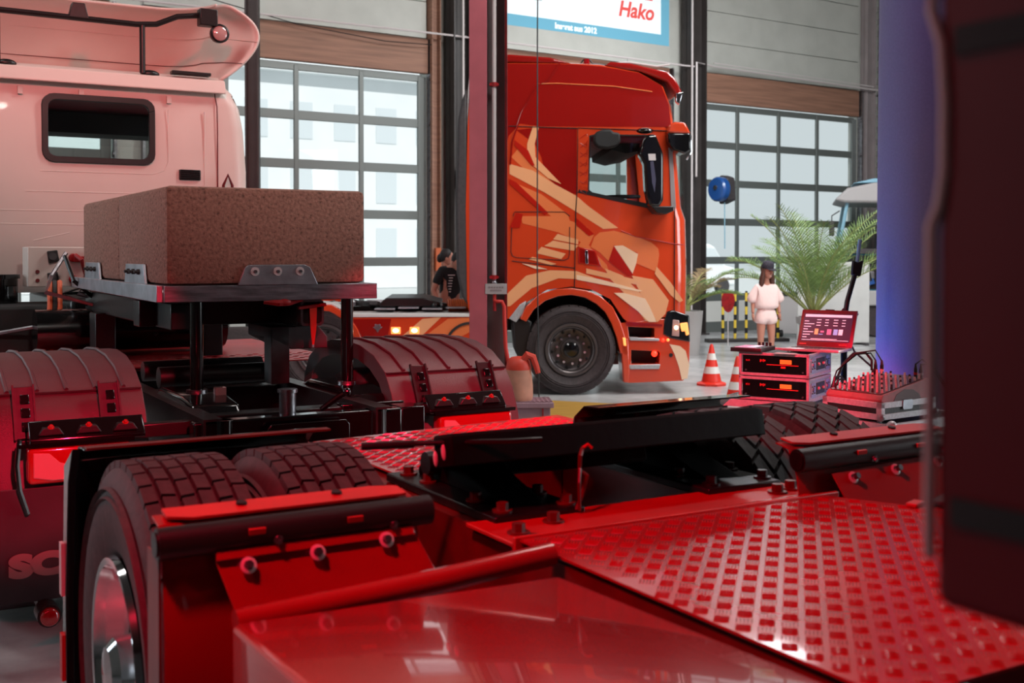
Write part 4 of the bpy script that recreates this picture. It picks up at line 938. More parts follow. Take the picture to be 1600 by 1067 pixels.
G().ball((z9((430, 640))[0][0], -.0, z9((430, 640))[0][1]), .035).out('fog_lamp', 'lamp_redglow', bo3); G().cyl((z9((605, 655))[0][0], -.012, z9((605, 655))[0][1]), (z9((605, 655))[0][0], .01, z9((605, 655))[0][1]), .022, n=16).out('tow_hole', 'black_matte', bo3)
G().prism(z9((590, 540), (700, 560), (760, 610), (800, 760), (780, 900), (720, 915), (690, 780), (640, 640)), 'y', -.006, -.001).out('livery_film', 'livery_pale', bo3, smooth=0)
hl = G().prism(z9((530, 300), (560, 195), (620, 180), (800, 240), (808, 520), (600, 480), (520, 440)), 'y', -.012, .5).out('headlamp', 'black_gloss', bo3, bev=.015)
G().prism(z9((695, 320), (775, 310), (795, 440), (760, 450), (750, 400), (715, 410)), 'y', -.03, .1).out('daylight_strip', 'lamp_amber', hl, bev=.01)
G().prism(z9((620, 280), (690, 290), (690, 460), (610, 450)), 'y', -.022, -.01).out('lens', 'lamp_clear', hl, bev=.01)
q = z9((655, 365))[0]; G().ball((q[0], -.03, q[1]), .022).out('indicator', 'lamp_core', hl)
q = z9((518, 495))[0]; G().ball((q[0], -.02, q[1]), .02).out('indicator', 'lamp_redglow', bo3); q = z9((570, 495))[0]; G().ball((q[0], -.02, q[1]), .018).out('indicator', 'lamp_amber', bo3)
# front wheel: axis along y
def wheel_y(x, y, out_=-1, R0=.525, w=.36, name='tire', parent=None, dual=False):
    for o in wheel(parent, (0, 0), 0, R0=R0, w=w, rim=.30, outward=-1, tread=True, pitch=.11): o.location = (x, y, R0); o.rotation_euler = (0, 0, R(90) if out_ < 0 else R(-90))
wheel_y(0, -.02, -1, parent=T3); wheel_y(0, 2.52, 1, parent=T3)
wheel_y(-2.87, .0, -1, w=.3, parent=T3); wheel_y(-2.87, .36, -1, w=.3, parent=T3); wheel_y(-2.87, 2.5, 1, w=.3, parent=T3)
G().cyl((0, .3, .52), (0, 2.2, .52), .07, n=12).cyl((-2.87, .3, .52), (-2.87, 2.2, .52), .1, n=12).out('axle', 'black_steel', T3)
# chassis, side skirt, rear arch, lamps
for y in (.86, 1.62): G().box(-3.9, .9, y - .04, y + .04, .7, 1.0).out('frame_rail', 'black_steel', T3)
sk = G().prism(XZ((545, 497), (735, 497), (735, 585), (560, 585), (552, 540)), 'y', .0, .3).out('side_skirt', 'orange_paint', T3, bev=.01)
G().prism(XZ((540, 492), (735, 492), (735, 497), (545, 497)), 'y', -.015, .9).out('skirt_top', 'white_flat', T3, bev=.004)
skd = lambda m, *p: G().prism(XZ(*p), 'y', -.004, -.0005).out('livery_film', m, sk, smooth=0)
skd('livery_light', (625, 530), (660, 500), (690, 497), (640, 545)); skd('livery_mid', (660, 530), (700, 500), (735, 498), (735, 520), (690, 545)); skd('orange_deep', (552, 500), (612, 500), (600, 560), (560, 580))
for px in (619, 648):
    q = XZ((px, 518))[0]
    lp = G().rbox(q[0] - .055, q[0] + .055, -.012, .0, q[1] - .04, q[1] + .04, .006).out('side_lamp', 'lamp_amber', sk)
    G().ball((q[0], -.014, q[1]), .026, (1.3, .5, .9), 12, 8).out('bulb', 'lamp_core', lp)
q = XZ((591, 514))[0]
em = G().prism([(q[0] + a * .055, q[1] + b_ * .055) for a, b_ in ((0, -1), (.35, -.35), (1, .2), (.55, .3), (.6, .85), (0, .7), (-.6, .85), (-.55, .3), (-1, .2), (-.35, -.35))], 'y', -.012, -.0005).out('emblem', 'steel', sk, bev=.003)
text('emblem_mark', 'V8', 'steel', em, (q[0] - .035, -.0125, q[1] - .02), (R(90), 0, 0), .055, .003)
G().strip(arc((XZ((735, 545))[0][0], XZ((735, 545))[0][1]), .30, 90, 180, 10), arc((XZ((735, 545))[0][0], XZ((735, 545))[0][1]), .27, 90, 180, 10), 'y', -.02, .02).out('tank_ring', 'wood_black', sk)
RA = XZ((440, 500), (450, 484), (480, 476), (520, 478), (545, 492), (560, 515), (572, 545), (575, 575))
RB = XZ((440, 508), (452, 493), (480, 485), (517, 488), (537, 500), (551, 520), (562, 548), (566, 575))
G().strip(RA, RB, 'y', -.02, .72).out('rear_arch', 'orange_paint', T3, bev=.008)
G().strip([(x, z + .012) for x, z in RA[:6]], RA[:6], 'y', .05, .7).out('rear_arch_top', 'white_flat', T3)
G().strip(RA, RB, 'y', 1.8, 2.5).out('rear_arch', 'orange_paint', T3, bev=.008)
# things on the chassis deck
G().prism(XZ((590, 478), (600, 470), (660, 470), (690, 478), (690, 484), (590, 484)), 'y', .5, 1.9).out('fifth_wheel', 'black_steel', T3, bev=.01)
for k in range(4): G().box(-2.3 + k * .28, -2.06 + k * .28, .25, 1.1, .985 + .012 * (k % 2), 1.0 + .012 * (k % 2)).out('deck_plate', 'zinc', T3, bev=.003)
for k, px in enumerate((500, 530, 560, 575, 590)): G().obox((XZ((px, 478))[0][0], .7, XZ((px, 481))[0][1]), (.22, .3, .05), (0, R(-12 + 8 * k), R(20 * k))).out('hinge_plate', ('dark_grey', 'steel', 'black_steel')[k % 3], T3, bev=.006)
for px in (679, 692): G().ball((XZ((px, 482))[0][0], .5, XZ((px, 482))[0][1]), .045, (1.2, 1, .8)).out('coupling_head', 'black_gloss', T3)
co = []
for k in range(140):
    a = k * .55; co.append((XZ((700, 485))[0][0] + k * .0022, .55 + .055 * math.cos(a), XZ((0, 483))[0][1] + .075 * math.sin(a)))
G().tube(co, .012, 6).out('air_coil', 'glove_orange', T3)
# ------------------------------------------------------------------ red steel post, its air valve and what stands at its foot
mat('post_red_lit', '#b05a64', .5, noise=(3, .12))
t = thing('steel_post', 'tall red painted steel post with an air valve and a small white sign', 'post', (-.225, 11.0, 0), 0)
G().box(-.18, -.155, -.15, .15, 0, 8).box(-.18, -.012, -.16, -.145, 0, 8).out('flange', 'post_red_lit', t, bev=.003)  # red paint lightened to pink for the stage light on this flange
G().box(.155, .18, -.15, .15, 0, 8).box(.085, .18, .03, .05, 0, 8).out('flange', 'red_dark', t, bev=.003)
G().box(-.155, .155, -.008, .012, 0, 8).out('web', 'column_grey', t)
G().box(-.24, .24, -.2, .2, 0, .025).out('foot_plate', 'column_dark', t)
G().cyl((.055, -.10, 1.42), (.055, -.10, 8), .022, n=14).out('air_pipe', 'pipe_white', t)
for z in (3.25, 1.42): G().cyl((.055, -.10, z - .02), (.055, -.10, z + .02), .034, n=14).box(.01, .10, -.13, -.08, z - .012, z + .012).out('pipe_clip', 'tape_red', t)
G().cyl((.055, -.10, 1.30), (.055, -.10, 1.42), .028, n=14).ball((.055, -.10, 1.36), .035).out('valve', 'steel', t)
si = G().box(-.03, .175, -.165, -.155, 1.26, 1.36).out('sign', 'pot_grey', t, bev=.003)
for z, a, b_ in ((1.325, .0, .15), (1.295, .02, .13)):
    for k in range(6): G().box(a + k * (b_ - a) / 6, a + (k + .75) * (b_ - a) / 6, -.167, -.165, z - .008, z + .008).out('print_line', 'column_grey', si)
hp = G().tube([(.06, -.13, 1.26), (.06, -.14, 1.20), (.09, -.15, 1.19), (.13, -.15, 1.19), (.15, -.15, 1.14), (.155, -.15, .95), (.165, -.15, .75), (.19, -.15, .62), (.21, -.15, .56)], .019, 10).out('air_hose', 'hose_red', t)
G().cyl((.06, -.14, 1.10), (.06, -.14, 1.2), .016, n=8).out('handle', 'tape_red', t)
t = thing('plastic_crate', 'small pale mauve plastic crate with a latticed lid at the foot of the red post', 'crate', (.14, 10.52, 0), 4)
cr = G().box(-.19, .20, -.15, .18, .03, .24).out('body', 'crate_pink', t, bev=.008)
G().box(-.22, .23, -.17, .20, .24, .29).out('lid_rim', 'crate_pink', t, bev=.006)
for k in range(10):
    x = -.20 + k * .042; G().box(x, x + .016, -.16, .19, .29, .298).out('lid_slat', 'crate_pink', t)
for k in range(7):
    y = -.14 + k * .05; G().box(-.21, .22, y, y + .018, .292, .3).out('lid_slat', 'crate_pink', t)
for x in (-.13, .13): G().box(x - .006, x + .006, -.158, -.15, .04, .24).out('strip', 'tape_red', cr)
G().box(-.26, .28, -.21, .22, 0, .04).out('base_board', 'wood_black', t)
t = thing('canvas_sack', 'reddish beige sack tied around the hose on top of the mauve crate', 'sack', (.06, 10.50, .30), 0)
G().lathe([(0, 0), (.125, .0), (.135, .04), (.132, .14), (.115, .28), (.095, .36), (.06, .385), (0, .39)], n=22).out('body', 'sack', t)
G().lathe([(.112, .26), (.118, .30), (.10, .365), (.07, .392), (.03, .40), (0, .40)], (0, 0, 0), 'z', 22).out('hood', 'sack_red', t)
G().tube([(.04, -.05, .37), (.08, -.06, .42), (.13, -.05, .40), (.16, -.05, .32), (.18, -.05, .25)], [.03, .035, .033, .028, .022], 8).out('flap', 'sack_red', t)
o = G().tube([(.02, 0, 0), (.0, 0, 1.5), (.0, 0, 4), (.03, 0, 8)], .008, 6)
o = o.out('hanging_cable', 'cable'); o.location = (.27, 12.2, .0); tag(o, 'thin dark cable hanging straight down in front of the orange cab', 'cable')
# yellow painted floor mark and the mat under the post
tag(struct(G().prism([(-.3, 10.2), (1.9, 10.2), (1.35, 12.4), (.1, 12.9), (-.3, 12.9)], 'z', 0, .004).out('floor_marking', 'wood_floor_yellow')), 'yellow painted floor patch beside the orange front wheel', 'marking')

# ------------------------------------------------------------------ traffic cones
def cone(x, y, label):
    t = thing('traffic_cone', label, 'cone', (x, y, 0), 12, )
    G().lathe([(.19, 0), (.195, .025), (.15, .04), (.125, .05)], n=8).lathe([(.125, .05), (.02, .5), (.012, .515), (0, .515)], n=24).out('body', 'cone_red', t)
    def rr(z): return .125 - (z - .05) * .2333
    for a, b_ in ((.15, .235), (.32, .40)): G().lathe([(rr(a) + .002, a), (rr(b_) + .002, b_)], n=24).out('reflective_band', 'cone_white', t)
cone(2.50, 14.3, 'red and white traffic cone on open floor before the orange cab')
cone(2.49, 12.6, 'red and white traffic cone half hidden behind the rack case')

# ------------------------------------------------------------------ sound equipment on the right
def case_edges(t, x0, x1, y0, y1, z0, z1, m='alu', w=.022):
    e = .004
    for a in (x0, x1):
        for c in (z0, z1): G().box(a - (w if a == x1 else e), a + (e if a == x1 else w), y0 - e, y1 + e, c - (w if c == z1 else e), c + (e if c == z1 else w)).out('edge_profile', m, t, bev=.002)
    for b_ in (y0, y1):
        for c in (z0, z1): G().box(x0 - e, x1 + e, b_ - (w if b_ == y1 else e), b_ + (e if b_ == y1 else w), c - (w if c == z1 else e), c + (e if c == z1 else w)).out('edge_profile', m, t, bev=.002)
    for a in (x0, x1):
        for b_ in (y0, y1): G().box(a - (w if a == x1 else e), a + (e if a == x1 else w), b_ - (w if b_ == y1 else e), b_ + (e if b_ == y1 else w), z0, z1).out('edge_profile', m, t, bev=.002)
def corners(t, x0, x1, y0, y1, z0, z1, r=.022):
    for a in (x0, x1):
        for b_ in (y0, y1):
            for c in (z0, z1): G().ball((a, b_, c), r, u=12, v=8).out('ball_corner', 'alu', t)
RX, RY, RZ = 1.872, 7.2, -33
def rack(z, label, screen2):
    t = thing('rack_case', label, 'case', (RX, RY, z), RZ)
    x0, x1, y0, y1, h = -.46, 0, 0, .44, .143
    G().box(x0 + .01, x1 - .005, y0 + .03, y1, .008, h - .008).out('body', 'case_black', t)
    G().box(x1 - .004, x1, y0, y1, .0, h).out('side_panel', 'alu', t)
    case_edges(t, x0, x1, y0, y1, 0, h, w=.014)
    amp = G().box(x0 + .014, x1 - .014, y0 + .012, y0 + .3, .012, h - .012).out('amplifier', 'black_gloss', t, bev=.003)
    G().box(-.19, -.115, .006, .012, .078, .105).out('display', 'display_amber', amp)
    G().box(-.28, -.07, .007, .012, .068, .073).out('light_strip', 'display_red', amp)
    if screen2: G().box(-.185, -.155, .006, .012, .050, .062).out('indicator', 'display_red', amp)
    for k in range(4): G().box(-.325 + k * .010, -.319 + k * .010, .008, .012, .086 + .004 * (k % 2), .104 - .003 * (k % 2)).out('marking', 'display_red', amp)
    for k in range(3): G().box(-.42 + k * .010, -.415 + k * .010, .008, .012, .088, .100).out('marking', 'red_flat', amp)
    for k in range(2): G().cyl((-.42 + k * .38, .004, .03), (-.42 + k * .38, .012, .03), .006, n=8).out('screw', 'steel', amp)
    # latch dishes and handle on the side
    for y in (.085, .375):
        d = G().prism(rrect(y - .045, y + .045, .028, .118, .012), 'x', .0005, .004).out('latch_dish', 'zinc', t)
        for k in range(4):
            a = PI / 4 + k * PI / 2; G().box(.004, .007, y + .03 * math.cos(a) - .01, y + .03 * math.cos(a) + .01, .073 + .03 * math.sin(a) - .004, .073 + .03 * math.sin(a) + .004).out('rivet', 'dark_grey', d)
        G().cyl((.004, y, .073), (.010, y, .073), .016, n=10).out('twist_latch', 'steel', d)
    hn = G().box(.0005, .004, .15, .31, .038, .113).out('handle_plate', 'case_black', t)
    for y in (.185, .275): G().ball((.006, y, .075), .011, u=10, v=6).out('stud', 'alu', hn)
    return t
rack(.701, 'lower silver edged rack case with a dark amplifier', False)
rack(.858, 'upper silver edged rack case with a dark amplifier, under the laptop', True)
t = thing('side_table', 'dark side table with a red lit edge under the rack cases', 'table', (RX, RY, 0), RZ)
G().box(-.60, .0, -.03, .46, .655, .70).out('table_top', 'case_black', t, bev=.004)
G().box(-.60, .0, -.042, -.03, .650, .697).out('edge_strip', 'alu', t)
for x in (-.57, -.03):
    for y in (.02, .43): G().cyl((x, y, 0), (x, y, .655), .018, n=10).out('leg', 'black_steel', t)
t = thing('laptop', 'open laptop with dark red lit screen standing on the rack cases', 'laptop', (RX + .135, RY + .30, 1.006), -36)
lo = G().rbox(-.19, .19, -.13, .12, 0, .018, .004).out('keyboard_base', 'laptop_edge', t)
for r_ in range(4):
    for k in range(11): G().box(-.17 + k * .031, -.144 + k * .031, .02 + r_ * .022 - .05, .038 + r_ * .022 - .05, .018, .020).out('key', 'keys', lo)
G().box(-.05, .05, -.12, -.065, .018, .0185).out('touchpad', 'dark_grey', lo)
sc = G().rbox(-.19, .19, -.006, 0.0, 0, .262, .003).out('screen_lid', 'laptop_red', t); sc.location = (0, .118, .016); sc.rotation_euler = (R(-24), 0, 0)
G().box(-.19, .19, .0, .004, 0, .262).out('lid_back', 'laptop_edge', sc)
G().box(-.168, .168, -.0072, -.006, .035, .235).out('display', 'screen_violet', sc)
f = lambda m, a, b_, c, d: G().box(a, b_, -.0082, -.0072, c, d).out('screen_item', m, sc)
f('screen_white', -.160, .160, .210, .228)
for k in range(7): f('screen_white', -.16, -.16 + .03 + .02 * (k % 3), .062 + k * .019, .067 + k * .019)
for r_ in range(3):
    for k in range(4): f('screen_white', -.075 + k * .058, -.045 + k * .058 - .006 * (k % 2), .188 - r_ * .02, .193 - r_ * .02)
f('screen_gold', -.08, -.055, .085, .125); f('screen_blue', -.05, -.02, .085, .09); f('screen_pink', -.04, -.015, .10, .112); f('screen_pink', .005, .035, .085, .125); f('screen_blue', .05, .078, .085, .125); f('screen_white', .085, .113, .085, .125)
f('screen_white', -.16, .16, .044, .047); f('screen_white', -.10, .08, .052, .055); f('display_red', -.16, -.12, .022, .026) if False else None
for a, b_ in ((-.17, -.125), (.10, .15)): G().box(a, b_, -.0072, -.006, .014, .02).out('mark', 'display_red', sc)
G().box(-.03, .03, -.004, .004, .262, .268).out('webcam_clip', 'black_matte', sc)
t = thing('control_tablet', 'flat black controller with glowing panel and small knobs left of the laptop', 'controller', (RX - .235, RY + .30, 1.006), -33)
G().rbox(-.15, .06, -.16, .10, 0, .028, .004).out('body', 'black_plastic', t)
G().box(-.13, .0, -.14, .06, .028, .029).out('glowing_panel', 'screen_pink', t); G().box(-.06, .0, -.10, .06, .0285, .0295).out('panel_white', 'screen_white', t)
for k in range(4): G().cyl((-.04 + .025 * k, .075, .028), (-.04 + .025 * k, .075, .05), .008, n=10).out('knob', 'black_matte', t)
t = thing('paper_sheet', 'white sheet of paper lying in front of the laptop on the rack case', 'paper', (RX - .12, RY + .08, 1.0062), -30)
G().prism([(-.08, -.05), (.06, -.05), (.06, .05), (-.08, .05)], 'z', 0, .001).out('sheet', 'pot_grey', t)

# mixer in its case, on a bigger flight case
MX, MY, MR = 2.088, 6.45, -55
t = thing('flight_case', 'large black and silver flight case under the mixer', 'case', (MX + .045, MY - .05, 0), MR)
x0, x1, y0, y1, z0, z1 = -.34, .0, -.0, .80, .06, .675
bd = G().box(x0 + .006, x1 - .003, y0 + .003, y1 - .006, z0, z1 - .003).out('body', 'case_black', t)
case_edges(t, x0, x1, y0, y1, z0, z1, w=.045); corners(t, x0, x1, y0, y1, z0, z1, .03)
G().box(x0, x1 + .006, y0 - .006, y1, .40, .425).out('edge_profile', 'alu', t)
for a in (x0 + .08, x1 - .08):
    for b_ in (y0 + .08, y1 - .08): G().cyl((a - .015, b_, .03), (a + .015, b_, .03), .03, n=14).out('castor', 'black_matte', t)
t = thing('mixer_case', 'shallow silver edged case base holding the mixing desk', 'case', (MX, MY, .702), MR)
x0, x1, y0, y1, h = -.41, 0, 0, .50, .092
G().box(x0 + .006, x1 - .003, y0 + .003, y1 - .006, 0, h - .01).out('body', 'case_black', t)
case_edges(t, x0, x1, y0, y1, 0, h, w=.03); corners(t, x0, x1, y0, y1, .012, .012, .022)
G().prism(rrect(.19, .28, .045, .10, .012), 'x', .003, .008).out('latch', 'zinc', t)
for a in (x0 + .05, x1 - .05):
    for b_ in (.05, .45): G().cyl((a, b_, -.025), (a, b_, 0), .014, n=10).out('foot', 'steel', t)
t = thing('mixing_desk', 'reddish mixing desk crowded with knobs, standing in the silver case', 'mixer', (MX, MY, .785), MR)
sd = [(.015, 0), (.01, .025), (.03, .05), (.46, .125), (.47, .12), (.47, 0)]
G().prism(sd, 'x', -.395, -.015).out('body', 'mixer_body', t, bev=.004)
for x in (-.40, -.02): G().prism([(y, z + .004) for y, z in sd], 'x', x, x + .012).out('side_cheek', 'mixer_body', t, bev=.004)
G().prism([(.12, .01), (.15, .05), (.22, .075), (.30, .07), (.36, .04), (.38, .01)], 'x', -.008, -.006).out('side_mark', 'mixer_panel', t)
pn = G().prism([(.035, .053), (.455, .126), (.455, .129), (.035, .056)], 'x', -.385, -.03).out('control_panel', 'mixer_panel', t)
for i in range(11):
    for j in range(9):
        x = -.37 + i * .033; y = .06 + j * .043; z = .057 + (y - .035) * .174
        if j == 8 and i in (5, 6, 9): continue
        tall = .022 if (i + j) % 3 else .030
        G().cyl((x, y, z), (x, y, z + tall), .0075, .006, n=8).out('knob', 'knob' if (i * 3 + j) % 4 else 'knob_dark', pn)
tag(G().tube([(0, 0, 0)] * 0 + [(2.20, 6.98, .93), (2.20, 6.98, .99), (2.17, 7.0, 1.035), (2.10, 7.02, 1.03), (2.04, 7.04, .96), (2.0, 6.99, .90), (1.985, 6.97, .82)], .008, 8).out('audio_cable', 'cable'), 'black audio cable looping from the mixer to the lower rack case', 'cable')
for k, (dx, lab) in enumerate(((0, 'black plug with a dark collar standing in the mixer top, left of the pair'), (.045, 'black plug in the mixer top beside the pale jack plug'), (.28, 'black plug with a red ring at right of the mixer'), (.315, 'thin black plug at the far right of the mixer'))):
    a = R(MR); bx = MX - .20 + dx; by = MY + .36 - dx * .6
    c0 = Vector((MX, MY, .785)); lx, ly = (-.36 + dx * 1.02, .42); p = c0 + Vector((lx * math.cos(a) - ly * math.sin(a), lx * math.sin(a) + ly * math.cos(a), .12))
    t = thing('audio_plug', lab, 'plug', p, 0)
    G().cyl((0, 0, 0), (0, 0, .06), .011, n=12).cyl((0, 0, .06), (0, 0, .09), .009, .005, n=10).out('sleeve', 'cable', t)
    G().cyl((0, 0, .022), (0, 0, .036), .0125, n=12).out('ring', ('dark_grey', 'pipe_white', 'tape_red', 'steel')[k], t)
    if k < 2: G().tube([(0, 0, .085), (-.03, 0, .13), (-.11, .02, .12), (-.19, .04, .05), (-.24, .05, -.06)] if k == 0 else [(0, 0, .085), (-.04, 0, .15), (-.15, .03, .13), (-.26, .05, .02), (-.30, .05, -.10)], .005, 6).out('lead', 'cable', t)
    else: G().tube([(0, 0, .085), (.03, -.02, .115), (.10, -.04, .06), (.16, -.06, -.04), (.22, -.08, -.16)] if k == 2 else [(0, 0, .085), (.03, -.02, .09), (.08, -.05, .02), (.14, -.08, -.08), (.18, -.09, -.16)], .005, 6).out('lead', 'cable', t)
g = G()
for k in range(3):
    g.tube([(1.93, 6.91, .70), (1.935 + .008 * k, 6.90, .80), (1.96 + .02 * k, 6.93, .895 - .02 * k), (2.02 + .01 * k, 7.0, .89 - .012 * k), (2.06 + .01 * k, 7.08, .80), (2.07, 7.1, .70)], .007, 6)
tag(g.out('cable_bundle', 'cable'), 'bundle of black cables looped beside the lower rack case', 'cable')
tag(G().tube([(2.215, 7.66, 1.16), (2.25, 7.5, 1.0), (2.30, 7.3, .92), (2.34, 7.2, .70)], .007, 6).out('audio_cable', 'cable'), 'black cable running from the stand down behind the mixer', 'cable')
# microphone stand
t = thing('microphone_stand', 'slim black stand with a tilted boom behind the laptop', 'stand', (2.245, 7.72, 0), 0)
G().cyl((0, 0, .03), (0, 0, 1.25), .022, n=12).out('pole', 'black_steel', t)
for k in range(3):
    a = 2 * PI * k / 3 + .4; G().cyl((0, 0, .12), (.13 * math.cos(a), .13 * math.sin(a), .01), .012, n=8).out('leg', 'black_steel', t)
G().tube([(0, 0, 1.18), (.02, 0, 1.32), (.07, 0, 1.50), (.08, 0, 1.58)], .017, 10).out('boom', 'black_steel', t)
G().prism([(.045, 1.50), (.055, 1.60), (.085, 1.585), (.125, 1.60), (.105, 1.49)], 'y', -.02, .02).out('clamp', 'black_matte', t, bev=.006)
G().tube([(.085, 0, 1.58), (.10, .02, 1.66), (.11, .02, 1.74)], .012, 8).out('top_rod', 'exterior_blue', t)
G().tube([(0, 0, 1.27), (-.04, 0, 1.22), (-.03, 0, 1.16), (.05, 0, 1.17), (.09, 0, 1.24)], .01, 6).out('knob_arm', 'black_steel', t)
# blue lit fabric column
t = thing('fabric_column', 'broad round pale fabric column lit blue at right', 'column', (2.87, 7.9, 0), 0)
G().lathe([(.0, 0), (.345, 0), (.34, .05), (.325, 4.2), (0, 4.2)], n=64).out('cover', 'blue_drape', t)
G().lathe([(.40, 0), (.40, .04), (.34, .05)], n=40).out('base_ring', 'black_matte', t)
for k, z in enumerate((1.115, 1.075)): G().box(.04 - .03 * k, .12, -.338, -.333, z, z + .008).out('woven_mark', 'tape_red', t)

# ------------------------------------------------------------------ palms, partition, barrier, bollards
def palm(x, y, z, n, L, label, seed, base=None, dry=0, up=1.0, dirs=None):
    rn = random.Random(seed); t = thing('potted_palm', label, 'palm', (x, y, z), 0)
    for k in range(n):
        az = 2 * PI * k / n * 2.4 + rn.uniform(-.3, .3); el = rn.uniform(.66, 1.48) * up
        if dirs: az, el = dirs[k]
        l = L * rn.uniform(.8, 1.05); pts = []; p = Vector((0, 0, 0)); e = el; N = 14
        for i in range(N + 1):
            pts.append(p.copy()); p = p + Vector((math.cos(az) * math.cos(e), math.sin(az) * math.cos(e), math.sin(e))) * (l / N)
            e -= (1.25 - .35 * el) / N * (.35 + 1.3 * i / N)
        m = 'palm_dry' if rn.random() < dry else 'palm_green'
        g = G()
        for i in range(9, N * 3):
            s = i / 3; a = int(s); b_ = min(a + 1, N); q = pts[a].lerp(pts[b_], s - a); d = (pts[b_] - pts[max(a - 1, 0)]).normalized()
            sd = d.cross(Vector((0, 0, 1))); sd = sd.normalized() if sd.length > .05 else Vector((1, 0, 0)); up_ = sd.cross(d)
            f = s / N; ll = L * .26 * math.sin(PI * min(1, .12 + f * .86)) ** .7 * rn.uniform(.85, 1.1)
            for sg in (-1, 1):
                tip = q + (sd * sg * .72 + d * .62 + up_ * rn.uniform(.05, .35)) * ll; mid = q.lerp(tip, .45) + up_ * .015
                w = d * .008
                v = [g.b.verts.new(c) for c in (q - w, q + w, mid + w * .9, mid - w * .9, tip - Vector((0, 0, ll * .12)))]
                g.b.faces.new((v[0], v[1], v[2], v[3])); g.b.faces.new((v[3], v[2], v[4]))
        fr = g.out('frond', m, t, smooth=0)
        G().tube(pts, [.014 * (1 - .85 * i / N) + .002 for i in range(N + 1)], 5).out('frond_stem', 'palm_stem', fr)
    return t
pt = palm(4.72, 17.9, .66, 26, 2.05, 'large green palm standing in a pale grey pot before the white partition', 5)
G().cyl((0, 0, -.05), (0, 0, .16), .05, .035, n=12).out('trunk', 'palm_stem', pt)
G().lathe([(0, -.66), (.17, -.66), (.22, -.12), (.26, -.10), (.265, .0), (.235, .0), (.22, -.05), (0, -.05)], n=28).out('pot', 'pot_grey', pt)
G().lathe([(0, -.04), (.215, -.04)], n=24).out('soil', 'soil', pt)
pt = palm(2.85, 18.6, .78, 15, 1.1, 'drooping palm half hidden behind the orange cab front', 11, dry=.25, up=.8)
G().cyl((0, 0, -.1), (0, 0, .12), .05, n=10).out('trunk', 'palm_stem', pt)
G().lathe([(0, -.78), (.2, -.78), (.26, -.06), (.23, -.06), (0, -.1)], n=24).out('pot', 'pot_grey', pt)
pt = palm(6.65, 18.2, .55, 18, 1.05, 'brownish palm beside the blue column, in front of the teal vehicle', 23, dry=.6, up=.9)
G().lathe([(0, -.55), (.2, -.55), (.24, -.04), (.21, -.04), (0, -.08)], n=24).out('pot', 'pot_grey', pt)
t = thing('partition_panel', 'white partition panel behind the large palm', 'partition', (5.85, 20.6, 0), 6)
G().box(-.72, .62, 0, .06, .04, 1.50).out('panel', 'white_flat', t, bev=.008)
for x in (-.6, .5): G().box(x - .03, x + .03, -.2, .26, 0, .04).out('foot', 'dark_grey', t)
t = thing('grey_cabinet', 'low grey cabinet with a dark frame left of the white partition', 'cabinet', (5.42, 22.6, 0), 4)
G().box(-.2, .55, 0, .4, .06, .82).out('body', 'pot_grey', t, bev=.01)
G().box(-.32, -.2, -.05, .1, .0, .86).box(-.32, .55, -.02, .02, .82, .87).out('frame', 'wood_black', t)
G().lathe([(0, -.03), (.07, -.03), (.07, .03), (0, .03)], (-.12, -.06, .08), 'x', 14).out('castor', 'black_matte', t)
t = thing('bollard_rack', 'dark floor rail carrying four yellow and black striped posts near the right-hand gate', 'barrier', (4.36, 21.4, 0), 10)
G().box(-.75, .85, -.12, .12, 0, .06).out('floor_rail', 'wood_black', t, bev=.01)
for x in (-.43, -.19, .03, .66):
    p = G().cyl((x, 0, .06), (x, 0, .92), .026, n=14).out('post', 'yellow', t)
    for k in range(3): G().cyl((x, 0, .16 + k * .25), (x, 0, .26 + k * .25), .0275, n=14).out('black_band', 'black_matte', p)
    G().ball((x, 0, .93), .024).out('cap', 'black_matte', p)
t = thing('round_sign', 'dark red round paddle leaning behind the drooping palm', 'sign', (3.86, 20.4, 0), -35)
G().cyl((0, 0, 0), (0, 0, .75), .012, n=8).out('stick', 'pipe_white', t); G().prism([(.13 * math.cos(k * PI / 8) * (1 if k < 9 else .9), .80 + .20 * math.sin(k * PI / 8)) for k in range(16)], 'y', -.012, .012).out('disc', 'tape_red', t, bev=.004)

# ------------------------------------------------------------------ teal vehicle at the right
t = thing('utility_truck', 'teal and grey truck front behind the palm, partly hidden by the blue column', 'truck', (7.35, 22.6, 0), -14)
pr = [(-1.0, .55), (1.5, .55), (1.5, 2.7), (1.2, 2.95), (-.55, 3.0), (-.70, 2.75), (-.92, 1.65), (-1.0, 1.5)]
G().prism([(-.92, 1.65), (1.5, 1.65), (1.5, 1.75), (-.90, 1.75)], 'y', -.03, 2.2).out('waist', 'dark_grey', t)
G().prism([(-1.0, .55), (1.5, .55), (1.5, 1.65), (-.95, 1.65)], 'y', 0, 2.2).out('body', 'teal', t, bev=.04)
G().prism([(-.95, 2.72), (-.70, 2.95), (-.2, 3.05), (1.5, 3.05), (1.5, 2.62), (-.75, 2.66)], 'y', -.15, 2.3).out('roof', 'pot_grey', t, bev=.05)
G().prism([(-.6, 3.05), (-.2, 3.14), (1.4, 3.14), (1.4, 3.05)], 'y', .0, 2.2).out('roof_hatch', 'exterior_blue', t, bev=.03)
for x, y in ((-.86, .03), (-.86, 2.1), (.2, .03), (1.4, .03)): G().tube([(x, y, 1.72), (x + .16, y, 2.66)], .035, 8).out('pillar', 'exterior_blue', t)
G().prism([(-.88, 1.74), (-.72, 2.66), (-.70, 2.66), (-.86, 1.74)], 'y', .08, 2.1).out('windscreen', 'cab_glass', t)
G().prism([(-.8, 1.74), (.2, 1.74), (.3, 2.66), (-.66, 2.66)], 'y', .03, .036).out('side_window', 'cab_glass', t)
G().box(-.95, .6, -.02, .0, .95, 1.62).out('side_opening', 'interior_dark', t)
rn = random.Random(4)
